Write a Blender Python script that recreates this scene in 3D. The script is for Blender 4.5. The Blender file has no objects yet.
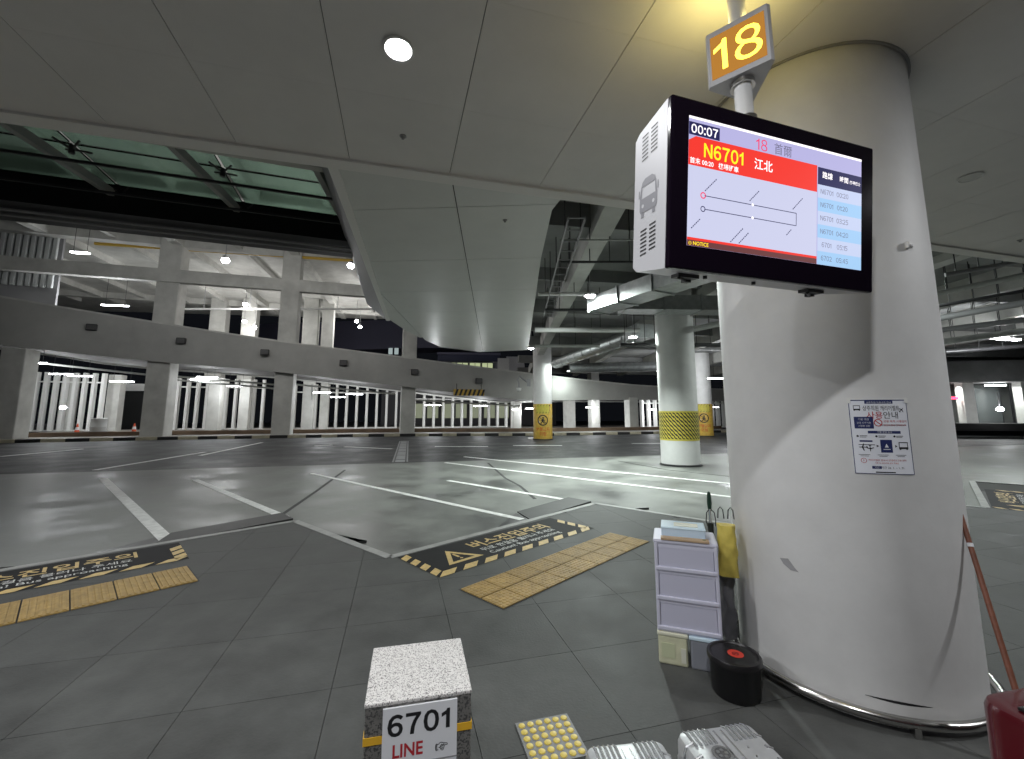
import bpy, math, random
from mathutils import Vector, Matrix
random.seed(7)
SC = bpy.context.scene
COL = SC.collection
R = math.radians
sin, cos, pi = math.sin, math.cos, math.pi

# ------------------------------------------------------------------ camera
FPX, CX, CY, PITCH, EYE = 425.0, 512.0, 357.5, R(7.5), 1.7
cam_d = bpy.data.cameras.new('camera')
cam_d.sensor_width = 36.0
cam_d.lens = 36.0 * FPX / 1024.0
cam_d.shift_y = -(379.5 - CY) / 1024.0
cam_d.clip_start, cam_d.clip_end = 0.05, 400
cam = bpy.data.objects.new('camera', cam_d)
cam.location = (0, 0, EYE)
cam.rotation_euler = (R(90) + PITCH, 0, 0)
COL.objects.link(cam)
SC.camera = cam

# ------------------------------------------------------------------ world, exposure
w = bpy.data.worlds.new('night_sky')
SC.world = w
w.use_nodes = True
w.node_tree.nodes['Background'].inputs[0].default_value = (0.55, 0.62, 0.8, 1)
w.node_tree.nodes['Background'].inputs[1].default_value = 0.006
SC.view_settings.view_transform = 'Standard'
SC.view_settings.look = 'None'
SC.view_settings.gamma = 1.0
SC.view_settings.use_curve_mapping = False
SC.view_settings.exposure = 0.3
SC.cycles.use_denoising = True
SC.cycles.sample_clamp_indirect = 4.0
SC.cycles.max_bounces = 6

# brightness of the lamps of the place (watts)
P_DOWN = 60      # round downlights in the platform ceiling
P_DECK = 430     # lamps under the concrete deck
P_TUBE = 230     # tubes under the ramp
P_HIGH = 270     # high bay lamps of the upper hall

# ------------------------------------------------------------------ pixel -> place
def ray(x, y):
    a = (x - CX) / FPX; b = -(y - CY) / FPX
    return Vector((a, cos(PITCH) - b * sin(PITCH), sin(PITCH) + b * cos(PITCH)))
def G(x, y, z=0.0):
    d = ray(x, y); t = (z - EYE) / d.z
    return Vector((d.x * t, d.y * t, z))
def AY(x, y, Y):
    d = ray(x, y); t = Y / d.y
    return Vector((d.x * t, Y, EYE + d.z * t))
GA = R(15.0)
U = Vector((cos(GA), sin(GA), 0)); V = Vector((-sin(GA), cos(GA), 0))
def UV(u, v, z=0): return U * u + V * v + Vector((0, 0, z))

# ------------------------------------------------------------------ materials
MATS = {}
def mat(name, col, rough=.6, metal=0., var=.0, scale=3., bump=0., bscale=40., emit=0., coat=0., col2=None,
        spec=.5, ramp=(.3, .72), alpha=None, trans=0., speck=None, rand=0., rvar=0.):
    if name in MATS: return MATS[name]
    m = bpy.data.materials.new(name); MATS[name] = m
    m.use_nodes = True
    nt = m.node_tree; N = nt.nodes; L = nt.links
    b = N['Principled BSDF']
    c4 = (col[0], col[1], col[2], 1)
    b.inputs['Base Color'].default_value = c4
    b.inputs['Roughness'].default_value = rough
    b.inputs['Metallic'].default_value = metal
    b.inputs['Specular IOR Level'].default_value = spec
    if coat: b.inputs['Coat Weight'].default_value = coat; b.inputs['Coat Roughness'].default_value = .08
    if trans: b.inputs['Transmission Weight'].default_value = trans
    if emit:
        b.inputs['Emission Color'].default_value = c4
        b.inputs['Emission Strength'].default_value = emit
        b.inputs['Base Color'].default_value = (col[0] * .04, col[1] * .04, col[2] * .04, 1)
        b.inputs['Specular IOR Level'].default_value = .1
    geo = N.new('ShaderNodeNewGeometry')
    csock = None
    if var:
        n1 = N.new('ShaderNodeTexNoise'); n1.inputs['Scale'].default_value = scale; n1.inputs['Detail'].default_value = 8
        n1.inputs['Roughness'].default_value = .62
        L.new(geo.outputs['Position'], n1.inputs['Vector'])
        rp = N.new('ShaderNodeValToRGB')
        c2 = col2 or [c * (1 - var) for c in col]
        hi = [min(1, c * (1 + var * .45)) for c in col]
        rp.color_ramp.elements[0].position = ramp[0]; rp.color_ramp.elements[1].position = ramp[1]
        rp.color_ramp.elements[0].color = (c2[0], c2[1], c2[2], 1)
        rp.color_ramp.elements[1].color = (hi[0], hi[1], hi[2], 1)
        L.new(n1.outputs['Fac'], rp.inputs['Fac']); csock = rp.outputs['Color']
        if rvar:
            mr = N.new('ShaderNodeMapRange'); mr.inputs[1].default_value = .35; mr.inputs[2].default_value = .7
            mr.inputs[3].default_value = rough - rvar; mr.inputs[4].default_value = rough + rvar
            L.new(n1.outputs['Fac'], mr.inputs[0]); L.new(mr.outputs[0], b.inputs['Roughness'])
    if speck:
        sc, c2, thr = speck
        n2 = N.new('ShaderNodeTexNoise'); n2.inputs['Scale'].default_value = sc; n2.inputs['Detail'].default_value = 2
        L.new(geo.outputs['Position'], n2.inputs['Vector'])
        r2 = N.new('ShaderNodeValToRGB')
        r2.color_ramp.elements[0].position = thr; r2.color_ramp.elements[1].position = thr + .07
        r2.color_ramp.elements[0].color = (0, 0, 0, 1); r2.color_ramp.elements[1].color = (1, 1, 1, 1)
        L.new(n2.outputs['Fac'], r2.inputs['Fac'])
        mx = N.new('ShaderNodeMix'); mx.data_type = 'RGBA'
        mx.inputs['A'].default_value = (c2[0], c2[1], c2[2], 1)
        if csock: L.new(csock, mx.inputs['B'])
        else: mx.inputs['B'].default_value = c4
        L.new(r2.outputs['Color'], mx.inputs['Factor']); csock = mx.outputs['Result']
    if rand:
        oi = N.new('ShaderNodeObjectInfo'); hv = N.new('ShaderNodeHueSaturation')
        mr = N.new('ShaderNodeMapRange'); mr.inputs[3].default_value = 1 - rand; mr.inputs[4].default_value = 1 + rand
        L.new(oi.outputs['Random'], mr.inputs[0]); L.new(mr.outputs[0], hv.inputs['Value'])
        if csock: L.new(csock, hv.inputs['Color'])
        else: hv.inputs['Color'].default_value = c4
        csock = hv.outputs['Color']
    if csock: L.new(csock, b.inputs['Base Color'])
    if bump:
        n3 = N.new('ShaderNodeTexNoise'); n3.inputs['Scale'].default_value = bscale; n3.inputs['Detail'].default_value = 5
        L.new(geo.outputs['Position'], n3.inputs['Vector'])
        bp = N.new('ShaderNodeBump'); bp.inputs['Strength'].default_value = bump; bp.inputs['Distance'].default_value = .01
        L.new(n3.outputs['Fac'], bp.inputs['Height']); L.new(bp.outputs['Normal'], b.inputs['Normal'])
    return m
def glow(name, col, s): return mat(name, col, rough=.5, emit=s)

M_paver = mat('platform_paver', (.074, .076, .073), .66, var=.5, scale=2.4, bump=.2, bscale=60, rand=.07, rvar=.08, spec=.3)
M_joint = mat('paver_joint', (.045, .045, .044), .9)
M_road = mat('concrete_road', (.185, .192, .178), .52, var=.3, scale=.8, bump=.15, bscale=25, rvar=.18, col2=(.075, .078, .073), spec=.28, ramp=(.36, .60))
M_asph = mat('asphalt', (.036, .037, .037), .6, spec=.28, var=.35, scale=.8, bump=.3, bscale=90, rvar=.12)
M_line = mat('white_road_paint', (.86, .86, .84), .6, var=.3, scale=7)
M_edge = mat('edge_strip_concrete', (.33, .33, .32), .6, var=.3, scale=6)
M_ceil = mat('painted_metal_panel', (.74, .725, .71), .42, var=.06, scale=2, spec=.4)
M_gap = mat('dark_gap', (.05, .05, .05), .9)
M_trim = mat('edge_trim_paint', (.76, .75, .73), .5)
M_tong = mat('grey_soffit_panel', (.66, .67, .65), .28, var=.05, scale=2)
M_colp = mat('white_column_paint', (.74, .74, .73), .55, var=.10, scale=2.2, bump=.06, bscale=30)
M_conc = mat('pale_concrete', (.56, .56, .53), .75, var=.25, scale=.8, bump=.1)
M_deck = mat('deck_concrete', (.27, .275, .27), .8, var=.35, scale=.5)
M_ramp = mat('ramp_parapet_paint', (.42, .42, .40), .7, var=.2, scale=.35)
M_white = mat('white_paint', (.72, .72, .71), .5, var=.08, scale=3)
M_lgrey = mat('light_grey_plastic', (.52, .52, .54), .45)
M_grey = mat('grey_paint', (.3, .3, .31), .5)
M_dark = mat('dark_metal', (.03, .03, .032), .45)
M_black = mat('black_plastic', (.008, .008, .009), .35)
M_steel = mat('stainless_steel', (.55, .54, .52), .22, metal=1)
M_galv = mat('galvanised_sheet', (.50, .52, .52), .42, metal=.85, var=.25, scale=5)
M_pipe = mat('insulated_pipe', (.48, .49, .47), .6, var=.2, scale=4)
M_yel = mat('safety_yellow', (.62, .40, .06), .5, var=.3, scale=6)
M_yband = mat('band_yellow', (.60, .52, .08), .5)
M_tact = mat('tactile_yellow', (.38, .25, .075), .6, var=.35, scale=14, bump=.1, rand=.10)
M_film = mat('black_floor_film', (.012, .012, .013), .7, var=.3, scale=5, spec=.15)
M_lett = mat('yellow_print', (.62, .44, .16), .55, var=.3, scale=20)
M_lettw = mat('white_print', (.62, .62, .60), .55, var=.25, scale=20)
M_blk = mat('black_print', (.012, .012, .014), .5)
M_red = mat('red_print', (.45, .02, .03), .5)
M_navy = mat('navy_print', (.02, .03, .12), .5)
M_bluep = mat('blue_print', (.05, .10, .38), .5)
M_sheet = mat('white_plate', (.74, .75, .78), .4)
M_poster = mat('poster_paper', (.78, .80, .86), .35)
M_glass = mat('green_tint_glass', (.40, .60, .49), .04, trans=1.0)
M_gran = mat('pale_granite', (.66, .64, .62), .55, speck=(190, (.16, .15, .15), .40), var=.1, scale=40)
M_grand = mat('dark_granite', (.17, .165, .155), .6, speck=(120, (.05, .05, .05), .42), var=.3, scale=15)
M_draw = mat('lavender_plastic', (.58, .58, .69), .4)
M_draw2 = mat('lavender_drawer_front', (.52, .52, .63), .32)

# ------------------------------------------------------------------ mesh helpers
class MB:
    def __init__(s): s.v = []; s.f = []
    def add(s, vs, fs, mtx=None):
        o = len(s.v)
        s.v += [(mtx @ Vector(p)) if mtx else Vector(p) for p in vs]
        s.f += [tuple(i + o for i in f) for f in fs]
        return s
    def box(s, c, d, rz=0, bev=0, mtx=None):
        hx, hy, hz = d[0] / 2, d[1] / 2, d[2] / 2
        if bev <= 0:
            vs = [(x, y, z) for z in (-hz, hz) for x, y in ((-hx, -hy), (hx, -hy), (hx, hy), (-hx, hy))]
            fs = [(3, 2, 1, 0), (4, 5, 6, 7), (0, 1, 5, 4), (1, 2, 6, 5), (2, 3, 7, 6), (3, 0, 4, 7)]
        else:
            b = min(bev, hx * .95, hy * .95, hz * .95)
            def rg(ix, iy, z): return [(-ix, -hy + (hy - iy), z)]
            vs = []; fs = []
            rings = [(-hz, b), (-hz + b * .3, b * .3), (-hz + b, 0), (hz - b, 0), (hz - b * .3, b * .3), (hz, b)]
            n = 12
            for z, ins in rings:
                for k, (sx, sy, a0) in enumerate(((1, 1, 0), (-1, 1, 90), (-1, -1, 180), (1, -1, 270))):
                    for j in range(3):
                        a = R(a0 + 45 * j); r = b * 1.0
                        vs.append((sx * (hx - b) + (r - ins * .8) * cos(a), sy * (hy - b) + (r - ins * .8) * sin(a), z))
            for q in range(len(rings) - 1):
                for j in range(n):
                    fs.append((q * n + j, q * n + (j + 1) % n, (q + 1) * n + (j + 1) % n, (q + 1) * n + j))
            fs.append(tuple(range(n - 1, -1, -1))); fs.append(tuple((len(rings) - 1) * n + j for j in range(n)))
        t = Matrix.Translation(Vector(c)) @ Matrix.Rotation(rz, 4, 'Z')
        if mtx: t = mtx @ t
        return s.add(vs, fs, t)
    def prism(s, poly, z0, z1, mtx=None):
        n = len(poly)
        vs = [(p[0], p[1], z0) for p in poly] + [(p[0], p[1], z1) for p in poly]
        fs = [tuple(range(n - 1, -1, -1)), tuple(range(n, 2 * n))]
        fs += [(i, (i + 1) % n, n + (i + 1) % n, n + i) for i in range(n)]
        return s.add(vs, fs, mtx)
    def cyl(s, p0, p1, r0, r1=None, n=16, cap=True):
        p0, p1 = Vector(p0), Vector(p1); r1 = r0 if r1 is None else r1
        q = (p1 - p0).to_track_quat('Z', 'Y').to_matrix()
        vs = []
        for p, r in ((p0, r0), (p1, r1)):
            for k in range(n):
                a = 2 * pi * k / n; vs.append(p + q @ Vector((r * cos(a), r * sin(a), 0)))
        fs = [(k, (k + 1) % n, n + (k + 1) % n, n + k) for k in range(n)]
        if cap: fs += [tuple(range(n - 1, -1, -1)), tuple(range(n, 2 * n))]
        return s.add(vs, fs)
    def beam(s, p0, p1, wd, ht):
        p0, p1 = Vector(p0), Vector(p1); d = p1 - p0
        x = d.normalized(); y = Vector((-x.y, x.x, 0)).normalized() if abs(x.z) < .99 else Vector((0, 1, 0)); z = x.cross(y)
        vs = [p + y * (a * wd / 2) + z * (b * ht / 2) for p in (p0, p1) for a, b in ((-1, -1), (1, -1), (1, 1), (-1, 1))]
        return s.add(vs, [(3, 2, 1, 0), (4, 5, 6, 7), (0, 1, 5, 4), (1, 2, 6, 5), (2, 3, 7, 6), (3, 0, 4, 7)])
    def lathe(s, prof, c=(0, 0, 0), n=32, a0=0, a1=2 * pi):
        full = abs(a1 - a0 - 2 * pi) < 1e-6; m = n if full else n + 1
        vs = [(c[0] + r * cos(a0 + (a1 - a0) * k / n), c[1] + r * sin(a0 + (a1 - a0) * k / n), c[2] + z) for r, z in prof for k in range(m)]
        fs = []
        for i in range(len(prof) - 1):
            for k in range(n):
                k2 = (k + 1) % m
                fs.append((i * m + k, i * m + k2, (i + 1) * m + k2, (i + 1) * m + k))
        return s.add(vs, fs)
    def tube(s, pts, r, n=10, closed=False):
        pts = [Vector(p) for p in pts]; L = len(pts); vs = []; fs = []
        up = Vector((0, 0, 1)); prev = None
        for i, p in enumerate(pts):
            a = pts[(i - 1) % L] if (closed or i > 0) else p; b = pts[(i + 1) % L] if (closed or i < L - 1) else p
            t = (b - a).normalized()
            x = (prev - t * prev.dot(t)) if prev is not None else t.cross(up if abs(t.z) < .95 else Vector((1, 0, 0)))
            x.normalize(); prev = x; y = t.cross(x)
            rr = r[i] if isinstance(r, (list, tuple)) else r
            vs += [p + x * rr * cos(2 * pi * k / n) + y * rr * sin(2 * pi * k / n) for k in range(n)]
        for i in range(L if closed else L - 1):
            j = (i + 1) % L
            fs += [(i * n + k, i * n + (k + 1) % n, j * n + (k + 1) % n, j * n + k) for k in range(n)]
        if not closed: fs += [tuple(range(n - 1, -1, -1)), tuple((L - 1) * n + k for k in range(n))]
        return s.add(vs, fs)
    def map(s, f): s.v = [Vector(f(p)) for p in s.v]; return s
    def mesh(s, name, m, smooth=False):
        me = bpy.data.meshes.new(name); me.from_pydata([tuple(p) for p in s.v], [], s.f); me.update()
        if m: me.materials.append(m)
        if smooth:
            me.polygons.foreach_set('use_smooth', [True] * len(me.polygons))
            try: me.set_sharp_from_angle(angle=R(40))
            except Exception: pass
        return me
    def build(s, name, m, parent=None, smooth=False):
        return link(name, s.mesh(name, m, smooth), parent)
def link(name, data, parent=None):
    o = bpy.data.objects.new(name, data); COL.objects.link(o)
    if parent: o.parent = parent
    return o
def tag(o, label=None, cat=None, group=None, kind=None):
    if label: o['label'] = label
    if cat: o['category'] = cat
    if group: o['group'] = group
    if kind: o['kind'] = kind
    return o
def thing(name, label, cat, loc=(0, 0, 0), rz=0, group=None, kind=None):
    o = link(name, None); o.location = loc; o.rotation_euler = (0, 0, rz); o.empty_display_size = .1
    return tag(o, label, cat, group, kind)
def area(parent, loc, power, sx, sy=None, col=(1, .97, .94), rot=(0, 0, 0), spread=180, name='lamp_light'):
    d = bpy.data.lights.new(name, 'AREA'); d.energy = power; d.color = col
    d.shape = 'RECTANGLE' if sy else 'DISK'; d.size = sx
    if sy: d.size_y = sy
    d.spread = R(spread)
    o = link(name, d, parent); o.location = loc; o.rotation_euler = rot
    return o
def bulb(parent, loc, power, r=.15, col=(1, .98, .96), name='lamp_light'):
    d = bpy.data.lights.new(name, 'POINT'); d.energy = power; d.color = col; d.shadow_soft_size = r
    o = link(name, d, parent); o.location = loc
    return o
_TX = {}
def text_geo(body, size=1., bold=0., align='CENTER', wide=1.):
    k = (body, bold, align)
    if k not in _TX:
        c = bpy.data.curves.new('tmp', 'FONT'); c.body = body; c.offset = bold; c.align_x = align; c.resolution_u = 3
        o = link('tmp', c); bpy.context.view_layer.update()
        me = o.evaluated_get(bpy.context.evaluated_depsgraph_get()).to_mesh()
        _TX[k] = ([tuple(v.co) for v in me.vertices], [tuple(p.vertices) for p in me.polygons])
        bpy.data.objects.remove(o); bpy.data.curves.remove(c)
    v, f = _TX[k]
    return [(p[0] * size * wide, p[1] * size, 0) for p in v], f
def fw_geo(body, size=1., bold=0., gap=.09, wide=1., align='CENTER'):
    vs, fs, x = [], [], 0.
    for ch in body:
        if ch == ' ': x += .3; continue
        if ch == '1':      # plain upright one with a flag
            t = .095 + 2 * bold; v = [(.17, 0, 0), (.17 + t, 0, 0), (.17 + t, .735, 0), (.17 + t * .3, .735, 0), (.17, .655, 0), (.0, .565, 0), (.0, .565 - t * .95, 0), (.17, .655 - t * 1.0, 0)]
            f = [(0, 1, 2, 3, 4, 7), (7, 4, 5, 6)]
        else: v, f = text_geo(chr(ord(ch) + 0xFEE0), 1., bold, 'LEFT')
        o = len(vs)
        a, b = min(p[0] for p in v), max(p[0] for p in v)
        vs += [(p[0] - a + x, p[1], 0) for p in v]; fs += [tuple(i + o for i in q) for q in f]; x += b - a + gap
    x -= gap; sh = -x / 2 if align == 'CENTER' else 0
    return [((p[0] + sh) * size * wide, p[1] * size, 0) for p in vs], fs
def add_text(mb, body, x, y, size, bold=0., align='CENTER', wide=1., rot=0., z=0., shear=0.):
    v, f = text_geo(body, size, bold, align, wide); c, s_ = cos(rot), sin(rot)
    mb.add([(x + (p[0] + shear * p[1]) * c - p[1] * s_, y + (p[0] + shear * p[1]) * s_ + p[1] * c, z) for p in v], f)
    return mb
def quad(mb, x0, y0, x1, y1, z=0.): return mb.add([(x0, y0, z), (x1, y0, z), (x1, y1, z), (x0, y1, z)], [(0, 1, 2, 3)])
def ring2d(mb, cx, cy, r0, r1, n=24, z=0.):
    vs = [(cx + r * cos(2 * pi * k / n), cy + r * sin(2 * pi * k / n), z) for r in (r0, r1) for k in range(n)]
    return mb.add(vs, [(k, n + k, n + (k + 1) % n, (k + 1) % n) for k in range(n)])
def disc2d(mb, cx, cy, r, n=20, z=0.):
    return mb.add([(cx + r * cos(2 * pi * k / n), cy + r * sin(2 * pi * k / n), z) for k in range(n)], [tuple(range(n))])
def bar2d(mb, p, q, wd, z=0.):
    p, q = Vector((p[0], p[1])), Vector((q[0], q[1])); d = (q - p).normalized(); n = Vector((-d.y, d.x)) * wd / 2
    return mb.add([(a.x, a.y, z) for a in (p - n, q - n, q + n, p + n)], [(0, 1, 2, 3)])

def clip(poly, rect):
    """polygon cut to a convex counter-clockwise polygon"""
    out = list(poly)
    for i in range(len(rect)):
        a, b = rect[i], rect[(i + 1) % len(rect)]; inp = out; out = []
        if not inp: return []
        ex, ey = b[0] - a[0], b[1] - a[1]
        def side(p): return ex * (p[1] - a[1]) - ey * (p[0] - a[0])
        for j in range(len(inp)):
            p, q = inp[j], inp[(j + 1) % len(inp)]; sp, sq = side(p), side(q)
            if sp >= 0: out.append(p)
            if (sp > 0 and sq < 0) or (sp < 0 and sq > 0):
                t = sp / (sp - sq); out.append((p[0] + (q[0] - p[0]) * t, p[1] + (q[1] - p[1]) * t))
    res = []
    for p in out:
        if not res or (abs(p[0] - res[-1][0]) + abs(p[1] - res[-1][1])) > 1e-4: res.append(p)
    if len(res) > 1 and abs(res[0][0] - res[-1][0]) + abs(res[0][1] - res[-1][1]) < 1e-4: res.pop()
    return res
def parea(p): return .5 * sum(p[i][0] * p[(i + 1) % len(p)][1] - p[(i + 1) % len(p)][0] * p[i][1] for i in range(len(p)))

# ================================================================== GROUND
BAY = Vector((4.95, 1.32))
E45 = Vector((cos(R(45.3)), sin(R(45.3)))); N45 = Vector((-E45.y, E45.x))
IN0 = Vector((-1.43, 5.24)); TIP = Vector((2.98, 3.01))
teeth = []
for k in range(-2, 4):
    teeth += [IN0 + BAY * k, IN0 + BAY * k + TIP]
plat = [(-17.5, 1.0), (-17.0, -4.0), (24.0, -4.0), (24.0, 12.5)] + [(p.x, p.y) for p in reversed(teeth)]
ZP = .03
floor = tag(MB().prism(plat, -.25, ZP - .014).build('floor', M_joint), 'dark grey paved bus platform floor with sawtooth edge along the bays', 'floor', kind='structure')
PS = .79
u0 = G(110, 655).x * U.x + G(110, 655).y * U.y; v0 = G(230, 645).x * V.x + G(230, 645).y * V.y
full = None
for i in range(-12, 18):
    for j in range(-8, 9):
        cu, cv = u0 + (i + .5) * PS, v0 + (j + .5) * PS
        c = UV(cu, cv)
        if c.x < -9.5 or c.x > 11.5 or c.y < -2.2 or c.y > 10.5: continue
        h = PS / 2 - .0018
        rc = [UV(cu + a * h, cv + b * h) for a, b in ((-1, -1), (1, -1), (1, 1), (-1, 1))]
        pl = clip(plat, [(p.x, p.y) for p in rc])
        if len(pl) < 3 or abs(parea(pl)) < .02: continue
        if abs(abs(parea(pl)) - 4 * h * h) < 1e-3:
            if full is None:
                full = MB().prism([(-h, -h), (h, -h), (h, h), (-h, h)], -.04, 0).mesh('paver', M_paver)
            o = link('paver', full, floor); o.location = (c.x, c.y, ZP); o.rotation_euler = (0, 0, GA)
        else:
            MB().prism([(p[0] - c.x, p[1] - c.y) for p in pl], -.04, 0).build('paver', M_paver, floor).location = (c.x, c.y, ZP)
for k in range(-1, 3):      # pale strip along every platform edge
    a = IN0 + BAY * k; b = a + TIP; c2 = a + BAY
    for p, q in ((a, b), (b, c2)):
        m = MB(); m.beam((p.x, p.y, ZP - .02), (q.x, q.y, ZP - .02), .11, .05); m.build('edge_strip', M_edge, floor)

vroad = 15.6
rp = [UV(-45, -6), UV(45, -6), UV(45, vroad), UV(-45, vroad)]
road = tag(MB().prism([(p.x, p.y) for p in rp], -.3, 0).build('road', M_road), 'pale worn concrete surface of the bus parking bays', 'road', kind='structure')
ap = [UV(-80, vroad), UV(70, vroad), UV(70, 90), UV(-80, 90)]
lane = tag(MB().prism([(p.x, p.y) for p in ap], -.3, -.004).build('asphalt_lane', M_asph), 'dark asphalt driving lane beyond the parking bays', 'road', kind='structure')

def gline(a, b, wd, parent=road, m=M_line, name='painted_line', z=.003):
    mb = MB(); mb.beam((a[0], a[1], z), (b[0], b[1], z), wd, .006); return mb.build(name, m, parent)
D42 = Vector((cos(R(-42)), sin(R(-42))))
L1e, L2e, L3e = Vector((-4.53, 5.9)), Vector((-3.75, 7.30)), Vector((.16, 7.15))
for k in (-1, 0):
    e = L1e + BAY * k; gline(e - D42 * 8.4, e, .17)
e = L2e; gline(e - D42 * 6.0, e, .15)
for k in (0, 1):
    e = L3e + BAY * k; gline(e - D42 * (7.9 if k == 0 else 10), e, .13)
for k in (1, 2):
    e = L2e + BAY * k - D42 * (-.2); gline(e - D42 * (4.0 if k == 1 else 11), e, .13)
for (x0, y0, x1, y1) in ((200, 455.5, 262, 442.5), (95, 470, 205, 452), (0, 456.5, 82, 449)):
    a, b = G(x0, y0), G(x1, y1); gline((a.x, a.y), (b.x, b.y), .16, lane, z=.0)
for (x0, y0, x1, y1) in ((435, 446.5, 488, 446.5), (513, 445.5, 562, 445.5), (632, 443.5, 700, 443), (345, 446.8, 392, 448.8), (315, 446, 332, 445)):
    a, b = G(x0, y0), G(x1, y1); gline((a.x, a.y), (b.x, b.y), .22, lane, z=.0, name='lane_dash')
# darker repair seams and trench grating across the asphalt
for (x0, y0, x1, y1, wd) in ((404, 441, 400, 462, .55),):
    a, b = G(x0, y0), G(x1, y1); gline((a.x, a.y), (b.x, b.y), wd, lane, M_grey, 'trench_cover', z=-.001)
    for s in (-.2, .2):
        gline((a.x + s, a.y), (b.x + s, b.y), .05, lane, M_dark, 'trench_slot', z=.003)
    for i in range(7):
        t = (i + .5) / 7; p = a.lerp(b, t); gline((p.x - .16, p.y), (p.x + .16, p.y), .12, lane, M_dark, 'trench_slot', z=.003)
for (pts) in (((488, 463), (505, 478), (520, 486), (535, 499)), ((283, 514), (318, 490), (345, 470)), ((618, 461), (668, 470), (735, 477)),):
    mb = MB()
    for i in range(len(pts) - 1):
        a, b = G(*pts[i]), G(*pts[i + 1]); mb.beam((a.x, a.y, .0), (b.x, b.y, .0), .07, .006)
    mb.build('tar_seam', M_gap, road)
# wedge shaped rubber ramp blocks at the tips of the platform
def wedge(tip, label):
    t = thing('wheel_ramp', label, 'ramp block', (tip.x, tip.y, 0), R(45.3), 'rubber wedges at the platform tips')
    v = [(-1.7, .08, 0), (.0, .08, 0), (.0, .62, 0), (-1.45, .62, 0), (-1.7, .08, .015), (0, .08, .06), (0, .62, .06), (-1.45, .62, .015)]
    MB().add(v, [(3, 2, 1, 0), (4, 5, 6, 7), (0, 1, 5, 4), (1, 2, 6, 5), (2, 3, 7, 6), (3, 0, 4, 7)]).build('wedge_body', mat('dark_rubber', (.035, .035, .034), .6, var=.3, scale=4), t)
    MB().add([(-2.5, .07, .004), (-1.72, .07, .004), (-1.5, .60, .004), (-1.9, .40, .004)], [(0, 1, 2, 3)]).build('wedge_shade', M_black, t)  # flat black patch painted for the shaded front face of the wedge
    return t
wedge(IN0 + TIP, 'dark rubber wedge beside the floor decal with warning triangle')
wedge(IN0 + TIP - BAY, 'dark rubber wedge between the two white bay lines at left')

# ---- floor decals and tactile strips
def decal(k, label, full_detail):
    o = Vector((-.74, 4.61)) + BAY * k
    t = thing('floor_decal', label, 'floor decal', (o.x, o.y, ZP), R(44.2), 'caution decals on the platform')
    if full_detail < 2: W_ = 2.72
    else: W_ = 2.72
    quad(MB(), -.0, .0, W_, .86, .003).build('film', M_film, t)
    st = MB()
    def para(x, y, ax, ln, wd):
        if ax == 0: st.add([(x, y, .005), (x + ln * .6, y, .005), (x + ln, y + wd, .005), (x + ln * .4, y + wd, .005)], [(0, 1, 2, 3)])
        else: st.add([(x, y, .005), (x + wd, y + ln * .4, .005), (x + wd, y + ln, .005), (x, y + ln * .6, .005)], [(0, 1, 2, 3)])
    n = 9
    for i in range(n): para(i * W_ / n, -.0, 0, .31, .12)
    for i in range(4): para(0, .06 + i * .2, 1, .2, .12)
    for i in range(3): para(W_ - .12, .06 + i * .2, 1, .24, .12)
    st.build('hazard_border', M_lett, t)
    if full_detail:
        tri = MB()
        P = [Vector((.28, .22)), Vector((.78, .22)), Vector((.53, .66))]; c = sum(P, Vector((0, 0))) / 3
        Q = [c + (p - c) * .62 for p in P]
        vs = [(p.x, p.y, .005) for p in P + Q]
        tri.add(vs, [(0, 1, 4, 3), (1, 2, 5, 4), (2, 0, 3, 5)])
        bar2d(tri, (.53, .37), (.53, .50), .035, .005); disc2d(tri, .53, .325, .02, z=.005)
        tri.build('warning_triangle', M_lett, t)
        a = MB(); add_text(a, '버스진입주의', .86, .50, .28, .018, 'LEFT', .95, z=.005); a.build('lettering', M_lett, t)
        b = MB(); add_text(b, '뒤로 한걸음 물러나 주세요', .88, .34, .125, .008, 'LEFT', z=.005)
        add_text(b, 'Caution! Bus approaching', .90, .20, .125, .006, 'LEFT', z=.005); b.build('lettering', M_lettw, t)
    return t
decal(0, 'black and yellow bus caution decal with warning triangle, in the middle of the floor', 1)
decal(-1, 'worn black and yellow caution decal at the left edge above the large yellow tiles', 1)
decal(1, 'black and yellow caution decal hidden behind the big white column', 1)
decal(2, 'yellow striped caution decal far right beyond the big white column', 1)

def tactile(k, label, bars=False):
    o = Vector((-.07, 3.9)) + BAY * k
    t = thing('tactile_strip', label, 'tactile paving', (o.x, o.y, ZP), R(46.0), 'tactile strips on the platform')
    if not bars:
        S = .3; nx, ny = 9, 2
        mb = MB(); mb.box((S / 2, S / 2, .005), (S - .018, S - .018, .010))
        for i in range(6):
            for j in range(6):
                mb.lathe([(.019, .010), (.013, .0155), (.0001, .0155)], (.035 + i * .046, .035 + j * .046, 0), 6)
        me = mb.mesh('tactile_tile', M_tact)
    else:
        S = .3; nx, ny = 9, 1
        mb = MB(); mb.box((S / 2, S, .005), (S - .012, 2 * S - .012, .010))
        for i in range(6): mb.box((.037 + i * .0455, S, .0125), (.024, 2 * S - .05, .005))
        me = mb.mesh('tactile_tile', M_tact)
    quad(MB(), -.01, -.01, 2.71, .61, .001).build('bedding', M_joint, t)
    for i in range(nx):
        for j in range(ny):
            q = link('tactile_tile', me, t); q.location = (i * S, j * S, 0)
    return t
tactile(0, 'double row of worn yellow tactile tiles in front of the warning triangle decal')
tactile(-1, 'single row of large yellow ribbed tiles at the left edge of the floor', True)
tactile(1, 'yellow tactile tiles at far right behind the broom handle')

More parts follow.
